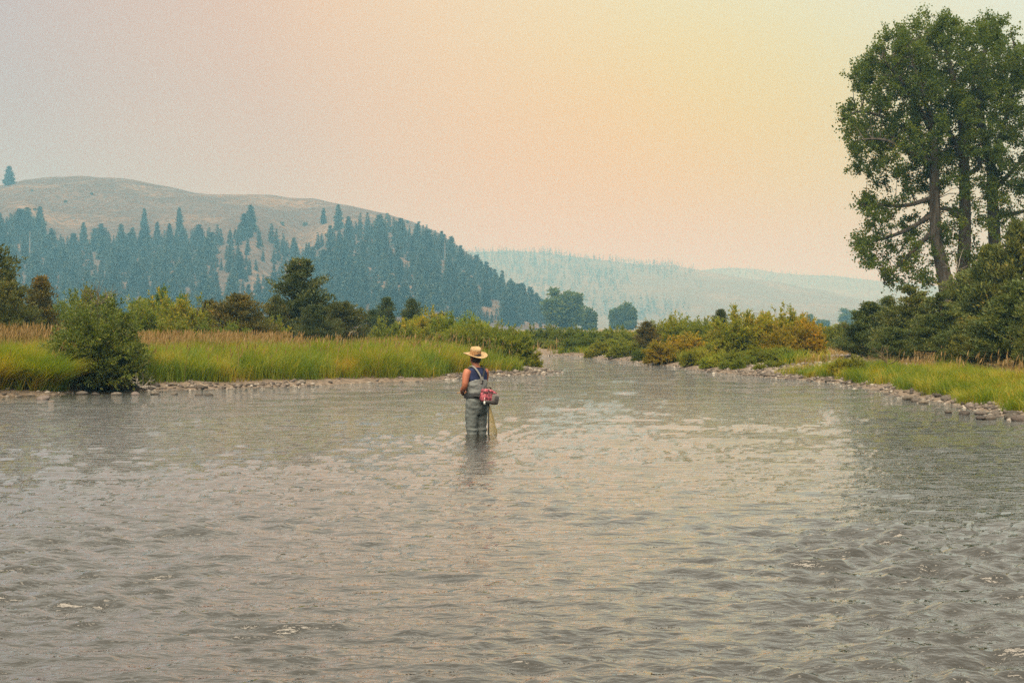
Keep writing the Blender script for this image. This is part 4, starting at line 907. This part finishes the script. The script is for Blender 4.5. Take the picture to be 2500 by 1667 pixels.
# ------------------------------------------------------------------ the angler
def mat_plain(name, col, rough=.6, spec=.3, var=.25, scale=14, bump=0):
    lo = tuple(c * (1 - var) for c in col); hi = tuple(min(1, c * (1 + var)) for c in col)
    return mat_noise(name, [(.3, lo), (.7, hi)], scale, rough, bump, 4, spec)
M['skin'] = mat_plain('tanned_skin', (.34, .125, .072), .5, .35, .12, 10)
M['hair'] = mat_plain('dark_hair', (.03, .022, .018), .6, .3, .3, 60)
M['tank'] = mat_plain('navy_cotton', (.022, .030, .075), .85, .1, .35, 9)
M['wader'] = mat_plain('grey_wader_cloth', (.125, .142, .142), .75, .2, .16, 5, .004)
M['wader2'] = mat_plain('pale_wader_bib', (.19, .205, .205), .75, .2, .12, 6, .003)
M['strap'] = mat_plain('dark_webbing', (.035, .038, .042), .7, .2, .2, 30)
M['strap2'] = mat_plain('grey_webbing', (.22, .22, .21), .7, .2, .2, 30)
M['straw'] = mat_noise('straw', [(.3, (.22, .14, .065)), (.5, (.37, .26, .135)), (.75, (.50, .38, .22))], 45, .8, .006, 2, .2, (1, 1, 3))
M['band'] = mat_noise('open_straw_weave', [(.35, (.16, .075, .035)), (.6, (.44, .26, .12))], 80, .8, .006, 2, .2)
M['pink'] = mat_noise('pink_pattern_nylon', [(.38, (.05, .014, .022)), (.47, (.26, .045, .07)), (.56, (.48, .13, .16)), (.64, (.14, .04, .06))], 13, .6, .003, 3, .3)
M['gear'] = mat_plain('charcoal_nylon', (.06, .055, .055), .6, .3, .3, 25)
M['window'] = mat_plain('grey_panel', (.17, .15, .14), .4, .4, .2, 20)
M['white'] = mat_plain('white_plastic', (.72, .72, .68), .4, .4, .05)
M['net'] = mat_plain('tan_net_cord', (.36, .29, .14), .7, .2, .2, 40)
M['rod'] = mat_plain('rod_blank', (.11, .12, .14), .25, .6, .15, 20)
M['cork'] = mat_plain('cork', (.42, .27, .14), .8, .1, .2, 90)

TMP = bpy.data.scenes.new('workbench')
def solid(name, g, mat, voxel=.009, smooth=6, wrinkle=None):
    """fuse overlapping shapes into one continuous skin"""
    me = g.mesh(name + '_raw'); o = bpy.data.objects.new(name + '_raw', me); TMP.collection.objects.link(o)
    r = o.modifiers.new('r', 'REMESH'); r.mode = 'VOXEL'; r.voxel_size = voxel
    s = o.modifiers.new('s', 'SMOOTH'); s.iterations = smooth; s.factor = .5
    TMP.view_layers[0].update(); dg = TMP.view_layers[0].depsgraph; out_ = bpy.data.meshes.new_from_object(o.evaluated_get(dg))
    bpy.data.objects.remove(o); bpy.data.meshes.remove(me); out_.name = name
    out_.materials.clear(); out_.materials.append(mat)
    if wrinkle:
        n_ = len(out_.vertices); C = np.empty(n_ * 3, np.float32); NN = np.empty(n_ * 3, np.float32); out_.vertices.foreach_get('co', C); out_.vertices.foreach_get('normal', NN)
        C = C.reshape(-1, 3); d = np.array([wrinkle(Vector(c)) for c in C]); C = C + NN.reshape(-1, 3) * d[:, None]; out_.vertices.foreach_set('co', C.astype(np.float32).ravel())
    out_.polygons.foreach_set('use_smooth', [True] * len(out_.polygons)); out_.update(); return out_
def squircle(g, c, h, n=2.6, seg=20, R=None, taper=0.):
    """rounded box"""
    V = []; m_ = 9; a = np.linspace(0, 2 * math.pi, seg, endpoint=False); e = 2 / n
    cs = np.sign(np.cos(a)) * np.abs(np.cos(a)) ** e; sn = np.sign(np.sin(a)) * np.abs(np.sin(a)) ** e
    for ph in np.linspace(-math.pi / 2, math.pi / 2, m_):
        k = max(abs(math.cos(ph)), .02) ** e; z = math.copysign(abs(math.sin(ph)) ** e, math.sin(ph)); f = 1 - taper * z
        V.append(np.stack([cs * k * h[0] * f, sn * k * h[1] * f, np.full(seg, z * h[2])], 1))
    V = np.concatenate(V); k = np.arange(seg); k2 = (k + 1) % seg
    Q = np.concatenate([np.stack([i * seg + k, i * seg + k2, (i + 1) * seg + k2, (i + 1) * seg + k], 1) for i in range(m_ - 1)])
    V = np.vstack([V, [[0, 0, -h[2]], [0, 0, h[2]]]]); T = np.concatenate([np.stack([np.full(seg, m_ * seg), k2, k], 1), np.stack([np.full(seg, m_ * seg + 1), (m_ - 1) * seg + k, (m_ - 1) * seg + k2], 1)])
    if R is not None: V = V @ np.asarray(R).T
    g.add(V + np.asarray(c), Q, T)
from mathutils import Matrix
PX, PY, PZ, PR = -.575, 22.97, -.38, math.radians(37)
man = thing('person', 'angler in straw hat, navy tank top and grey waders, wading and seen from behind', 'person', (PX, PY, PZ), PR)
# body: torso, neck, head, arms, hands with fingers, legs, one skin
b = Geo()
b.rings([(0, 0, .80, .155, .11), (0, 0, .92, .165, .115), (0, 0, 1.03, .145, .105), (0, .0, 1.16, .16, .115), (0, 0, 1.28, .18, .12), (0, -.005, 1.38, .175, .105), (0, -.005, 1.44, .12, .08), (0, .0, 1.47, .065, .065)], 24)
b.tube([(0, -.005, 1.42), (0, .015, 1.50), (0, .03, 1.56)], [.066, .058, .058], 14)
b.rings([(0, .035, 1.50, .03, .035), (0, .045, 1.515, .045, .06), (0, .045, 1.55, .06, .082), (0, .035, 1.60, .072, .093), (0, .03, 1.65, .075, .098), (0, .03, 1.70, .066, .086), (0, .03, 1.73, .04, .052)], 20)
b.tube([(0, .125, 1.625), (0, .145, 1.60), (0, .138, 1.583)], [.010, .016, .013], 8)           # nose
b.tube([(-.022, .122, 1.552), (0, .131, 1.553), (.022, .122, 1.552)], [.006, .009, .006], 6)     # lips
b.tube([(-.04, .112, 1.637), (0, .128, 1.637), (.04, .112, 1.637)], [.010, .012, .010], 6)       # brow
for s in (-1, 1): b.tube([(s * .074, .015, 1.575), (s * .083, .005, 1.60), (s * .083, .008, 1.63)], [.008, .016, .010], 8)   # ears
ARM = {-1: [(-.165, 0, 1.405), (-.215, -.015, 1.33), (-.245, -.02, 1.17), (-.21, .09, 1.09), (-.10, .25, 1.04)], 1: [(.165, .01, 1.405), (.205, .04, 1.33), (.215, .09, 1.18), (.17, .16, 1.10), (.075, .25, 1.035)]}
for s in (-1, 1):
    p = smooth_line(ARM[s], 4); b.tube(p, np.interp(np.linspace(0, 1, len(p)), [0, .2, .45, .52, .68, 1], [.066, .064, .05, .045, .046, .030]), 12)
    wr = np.array(ARM[s][-1]); fw = unit(np.array([-s * .55, .75, -.05])); sd_ = np.array([0, 0, 1.0]); pal = wr + fw * .045
    R0 = np.stack([unit(np.cross(fw, sd_)), fw, sd_], 1)
    squircle(b, pal, (.019, .05, .042), 2.6, 14, R0)
    inn = R0[:, 0] * s * -1; 
    for k in range(4):                                   # four fingers curled round the rod, unequal lengths
        L = (.030, .034, .032, .026)[k]; b0 = pal + fw * .042 + sd_ * (.031 - .0207 * k)
        d1 = unit(fw * .8 + inn * .5); d2 = unit(-fw * .1 + inn); d3 = unit(-fw * .9 + inn * .25)
        p1 = b0 + d1 * L; p2 = p1 + d2 * L * .85; p3 = p2 + d3 * L * .7; b.tube([b0 - fw * .015, b0, p1, p2, p3], [.0095, .0095, .009, .0085, .007], 8)
    th = pal - fw * .02 + sd_ * .035; b.tube([th, th + sd_ * .022 + inn * .012 + fw * .015, th + sd_ * .026 + inn * .034 + fw * .034, th + sd_ * .014 + inn * .05 + fw * .046], [.013, .012, .010, .008], 8)
for s in (-1, 1):
    b.tube([(s * .085, 0, .86), (s * .09, .01, .68), (s * .09, .015, .49), (s * .092, -.005, .32), (s * .1, -.01, .09)], [.085, .075, .055, .052, .038], 12)
    b.tube([(s * .11, -.05, .045), (s * .12, .06, .045), (s * .13, .17, .03)], [.042, .045, .03], 10)
body = link('body', solid('body', b, M['skin'], .0082, 2), man)
g = Geo()
for s in (-1, 1): squircle(g, (s * .03, .111, 1.618), (.012, .008, .007), 2, 10)
link('eyes', g.mesh('eyes', M['white'], True), man)
g = Geo(); g.rings([(0, .0, 1.535, .058, .060), (0, .012, 1.57, .076, .090), (0, .018, 1.62, .083, .104), (0, .022, 1.68, .081, .102), (0, .025, 1.735, .055, .07)], 20)
hair_me = solid('hair', g, M['hair'], .007, 2, lambda c: .004 * mnoise.noise(c * 60))
link('hair', hair_me, man)
# navy tank top
g = Geo(); g.rings([(0, 0, 1.0, .155, .117), (0, 0, 1.16, .172, .128), (0, 0, 1.28, .193, .134), (0, -.006, 1.37, .190, .120), (0, -.006, 1.43, .155, .100), (0, -.004, 1.462, .095, .082)], 28)
link('tank_top', solid('tank_top', g, M['tank'], .007, 4, lambda c: .006 * mnoise.noise(Vector((c.x * 16, c.y * 16, c.z * 5)))), man)
# waders: trousers and bib
def wr(c): return .011 * mnoise.noise(Vector((c.x * 9, c.y * 9, c.z * 15 + 3 * c.x))) + .006 * mnoise.noise(c * 26)
g = Geo()
g.rings([(0, 0, .70, .17, .12), (0, -.01, .82, .195, .15), (0, -.01, .92, .195, .15), (0, 0, 1.02, .172, .135), (0, 0, 1.06, .172, .135)], 28)
for s in (-1, 1):
    g.tube([(s * .09, -.005, .90), (s * .092, 0, .74), (s * .09, .01, .58), (s * .09, .012, .50), (s * .09, .0, .43), (s * .092, -.01, .30), (s * .1, -.01, .07)], [.108, .108, .100, .094, .084, .080, .072], 18)
    g.tube([(s * .09, -.004, .475), (s * .09, 0, .44)], [.098, .09], 16)
    g.tube([(s * .112, -.07, .05), (s * .122, .06, .055), (s * .13, .2, .04)], [.06, .064, .045], 12)
link('waders', solid('waders', g, M['wader'], .0105, 2, wr), man)
g = Geo(); g.rings([(0, 0, 1.03, .176, .138), (0, 0, 1.12, .186, .142), (0, 0, 1.19, .194, .145, -.12), (0, 0, 1.215, .192, .143, -.42)], 28)
link('wader_bib', solid('wader_bib', g, M['wader2'], .008, 2, wr), man)
g = Geo(); g.rings([(0, 0, .965, .192, .152), (0, 0, .975, .197, .157), (0, 0, 1.045, .190, .152), (0, 0, 1.055, .184, .146)], 32)
link('wading_belt', g.mesh('wading_belt', M['strap'], True), man)
g = Geo(); g.box((-.03, .158, 1.01), (.028, .012, .03)); link('belt_buckle', g.mesh('belt_buckle', M['gear']), man)
for s in (-1, 1):
    g = Geo(); g.tube(smooth_line([(s * .012, -.150, 1.20), (s * .015, -.152, 1.29), (s * .05, -.140, 1.37), (s * .095, -.095, 1.455), (s * .105, -.02, 1.487), (s * .11, .07, 1.45), (s * .11, .135, 1.34), (s * .10, .15, 1.22)], 4), .016, 8, True, .35)
    link('shoulder_strap', g.mesh('shoulder_strap', M['strap2' if s < 0 else 'strap'], True), man)
g = Geo(); g.box((0, -.155, 1.285), (.024, .008, .028)); link('strap_yoke', g.mesh('strap_yoke', M['strap2']), man)
# straw hat, tipped back
hat = link('straw_hat', None, man, (0, .03, 1.665)); hat.rotation_euler = (math.radians(15), math.radians(-3), 0)
def lathe(prof, seg=40, dent=None):
    a = np.linspace(0, 2 * math.pi, seg, endpoint=False); V = []
    for r, z in prof:
        zz = np.full(seg, z) if dent is None else dent(r, z, a); V.append(np.stack([r * .92 * np.cos(a), r * 1.06 * np.sin(a), zz], 1))
    V = np.concatenate(V); k = np.arange(seg); k2 = (k + 1) % seg
    return V, np.concatenate([np.stack([i * seg + k, i * seg + k2, (i + 1) * seg + k2, (i + 1) * seg + k], 1) for i in range(len(prof) - 1)])
def curl(r, z, a): return z + np.where(r > .1, .028 * np.abs(np.cos(a)) ** 2 * ((r - .09) / .1) ** 2 - .010 * np.sin(a) * ((r - .09) / .1), 0)
g = Geo(); V, Q = lathe([(.094, .002), (.12, -.004), (.15, -.010), (.185, -.012), (.204, -.008), (.204, -.014), (.185, -.018), (.15, -.016), (.12, -.010), (.094, -.004), (.094, .002)], 44, curl); g.add(V, Q)
link('brim', g.mesh('brim', M['straw'], True), hat)
g = Geo(); V, Q = lathe([(.0965, -.002), (.0965, .03), (.094, .062), (.091, .08)], 40); g.add(V, Q); link('crown_side', g.mesh('crown_side', M['band'], True), hat)
g = Geo(); V, Q = lathe([(.0925, .078), (.090, .098), (.078, .114), (.055, .108), (.03, .092), (.001, .086)], 40, lambda r, z, a: z + (.012 * np.cos(a) ** 2 if r > .06 and z > .1 else 0 * a)); g.add(V, Q)
link('crown_top', g.mesh('crown_top', M['straw'], True), hat)

def loc2w(p): return Matrix.Translation((PX, PY, PZ)) @ Matrix.Rotation(PR, 4, 'Z') @ Vector(p)
# hip pack on the back of the belt
pk = thing('hip_pack', 'pink patterned hip pack with charcoal base worn at the angler\'s back', 'bag', loc2w((.05, -.27, .87)), PR - .1)
TI = np.array(Matrix.Rotation(.14, 3, 'Y'))
g = Geo(); squircle(g, (0, 0, .125), (.145, .085, .105), 3.4, 28, TI, .04); link('pack_body', g.mesh('pack_body', M['pink'], True), pk)
g = Geo(); squircle(g, (-.03, -.005, .215), (.105, .08, .035), 3.0, 28, TI); link('lid', g.mesh('lid', M['pink'], True), pk)
g = Geo(); squircle(g, (.01, -.004, .04), (.142, .09, .034), 3.6, 28, TI); link('base_panel', g.mesh('base_panel', M['gear'], True), pk)
g = Geo(); squircle(g, (.075, -.075, .105), (.068, .028, .068), 4, 24, TI); fp = link('front_pocket', g.mesh('front_pocket', M['window'], True), pk)
g = Geo(); squircle(g, (.085, -.104, .10), (.034, .006, .038), 4, 20, TI); link('pocket_window', g.mesh('pocket_window', M['gear'], True), fp)
g = Geo(); g.tube(smooth_line([(-.13, -.06, .20), (-.05, -.095, .196), (.06, -.09, .178), (.12, -.05, .16)], 4), .007, 6); link('zipper', g.mesh('zipper', M['gear'], True), pk)
g = Geo(); g.tube(smooth_line([(-.05, .03, .23), (-.02, .0, .275), (.03, .0, .268), (.05, .03, .22)], 4), .009, 6); link('carry_handle', g.mesh('carry_handle', M['gear'], True), pk)
for s in (-1, 1):
    g = Geo(); g.tube(smooth_line([(s * .13, .04, .13), (s * .18, .13, .135), (s * .16, .22, .14)], 4), .028, 8, True, .3); link('waist_strap', g.mesh('waist_strap', M['strap'], True), pk)
g = Geo(); g.tube([(-.125, -.08, .12), (-.128, -.085, .06)], .003, 4); g.tube([(-.128, -.085, .06), (-.128, -.085, .052), (-.129, -.086, .008)], [.008, .014, .014], 10); link('hanging_bottle', g.mesh('hanging_bottle', M['white'], True), pk)
# landing net hanging below the pack into the water
U = np.array([.80, -.60, 0]); Vd = np.array([.6, .8, 0]); c0 = np.array([.065, -.245, .62])
nt_ = thing('landing_net', 'landing net with tan mesh bag and dark hoop hanging from the angler\'s belt', 'net', loc2w(tuple(c0)), PR)
ph = np.linspace(0, 2 * math.pi, 41)
def hoop(p, k=1.0): return np.outer(np.sin(p) * .115 * (1 - .25 * np.cos(p)), Vd) * k + np.outer(-np.cos(p) * -.27, [0, 0, 1]) * (.35 + .65 * k)
g = Geo(); g.tube(hoop(ph), .010, 8, False); link('hoop', g.mesh('hoop', M['strap'], True), nt_)
g = Geo(); g.tube([(0, 0, .26), (0, 0, .40)], .013, 8); link('handle', g.mesh('handle', M['strap'], True), nt_)
g = Geo()
def bag(p, s): 
    q = hoop(p, math.sqrt(max(1 - s * s, 0.0))); dz = np.interp(q[:, 2], [-.27, .27], [1.0, .18]); return q + np.outer(dz * .175 * s ** .8, U) + np.outer(np.full(len(p), -.05 * s), [0, 0, 1])
for s in np.linspace(.08, .98, 13): g.tube(bag(ph, s), .0017, 3, False)
for p in np.linspace(0, 2 * math.pi, 34, endpoint=False):
    for sg in (-1, 1): g.tube(np.concatenate([bag(np.array([p + sg * .5 * s]), s) for s in np.linspace(.02, 1, 9)]), .0017, 3, False)
link('mesh_bag', g.mesh('mesh_bag', M['net']), nt_)
# fly rod held in both hands
h0 = loc2w((-.035, .335, 1.035)); tip = h0 + Vector((-1.75, 2.0, .02)); dr = (tip - h0).normalized()
rod = thing('fishing_rod', 'thin dark fly rod held level by the angler, pointing left upstream', 'rod', tuple(h0))
g = Geo(); g.tube([-dr * .11, Vector((0, 0, 0)), dr * .14], [.011, .013, .009], 10); link('grip', g.mesh('grip', M['cork'], True), rod)
g = Geo(); g.tube([dr * t + Vector((0, 0, -.05 * (t / 2.66) ** 3)) for t in np.linspace(.14, 2.66, 12)], np.linspace(.0075, .0022, 12), 7); link('blank', g.mesh('blank', M['rod'], True), rod)
sdv = dr.cross(Vector((0, 0, 1))).normalized(); g = Geo(); rc = -dr * .08 + Vector((0, 0, -.045)); g.tube([rc - sdv * .016, rc + sdv * .016], .04, 18); link('reel', g.mesh('reel', M['rod'], True), rod)
for q in (.5, 1.0, 1.5, 2.0):
    g = Geo(); c = dr * q + Vector((0, 0, -.014)); g.tube([c + (Vector((0, 0, 1)) * math.cos(a) + sdv * math.sin(a)) * .008 for a in np.linspace(0, 6.28, 9)], .0015, 4, False); link('line_guide', g.mesh('line_guide', M['rod']), rod)

bpy.data.scenes.remove(TMP)
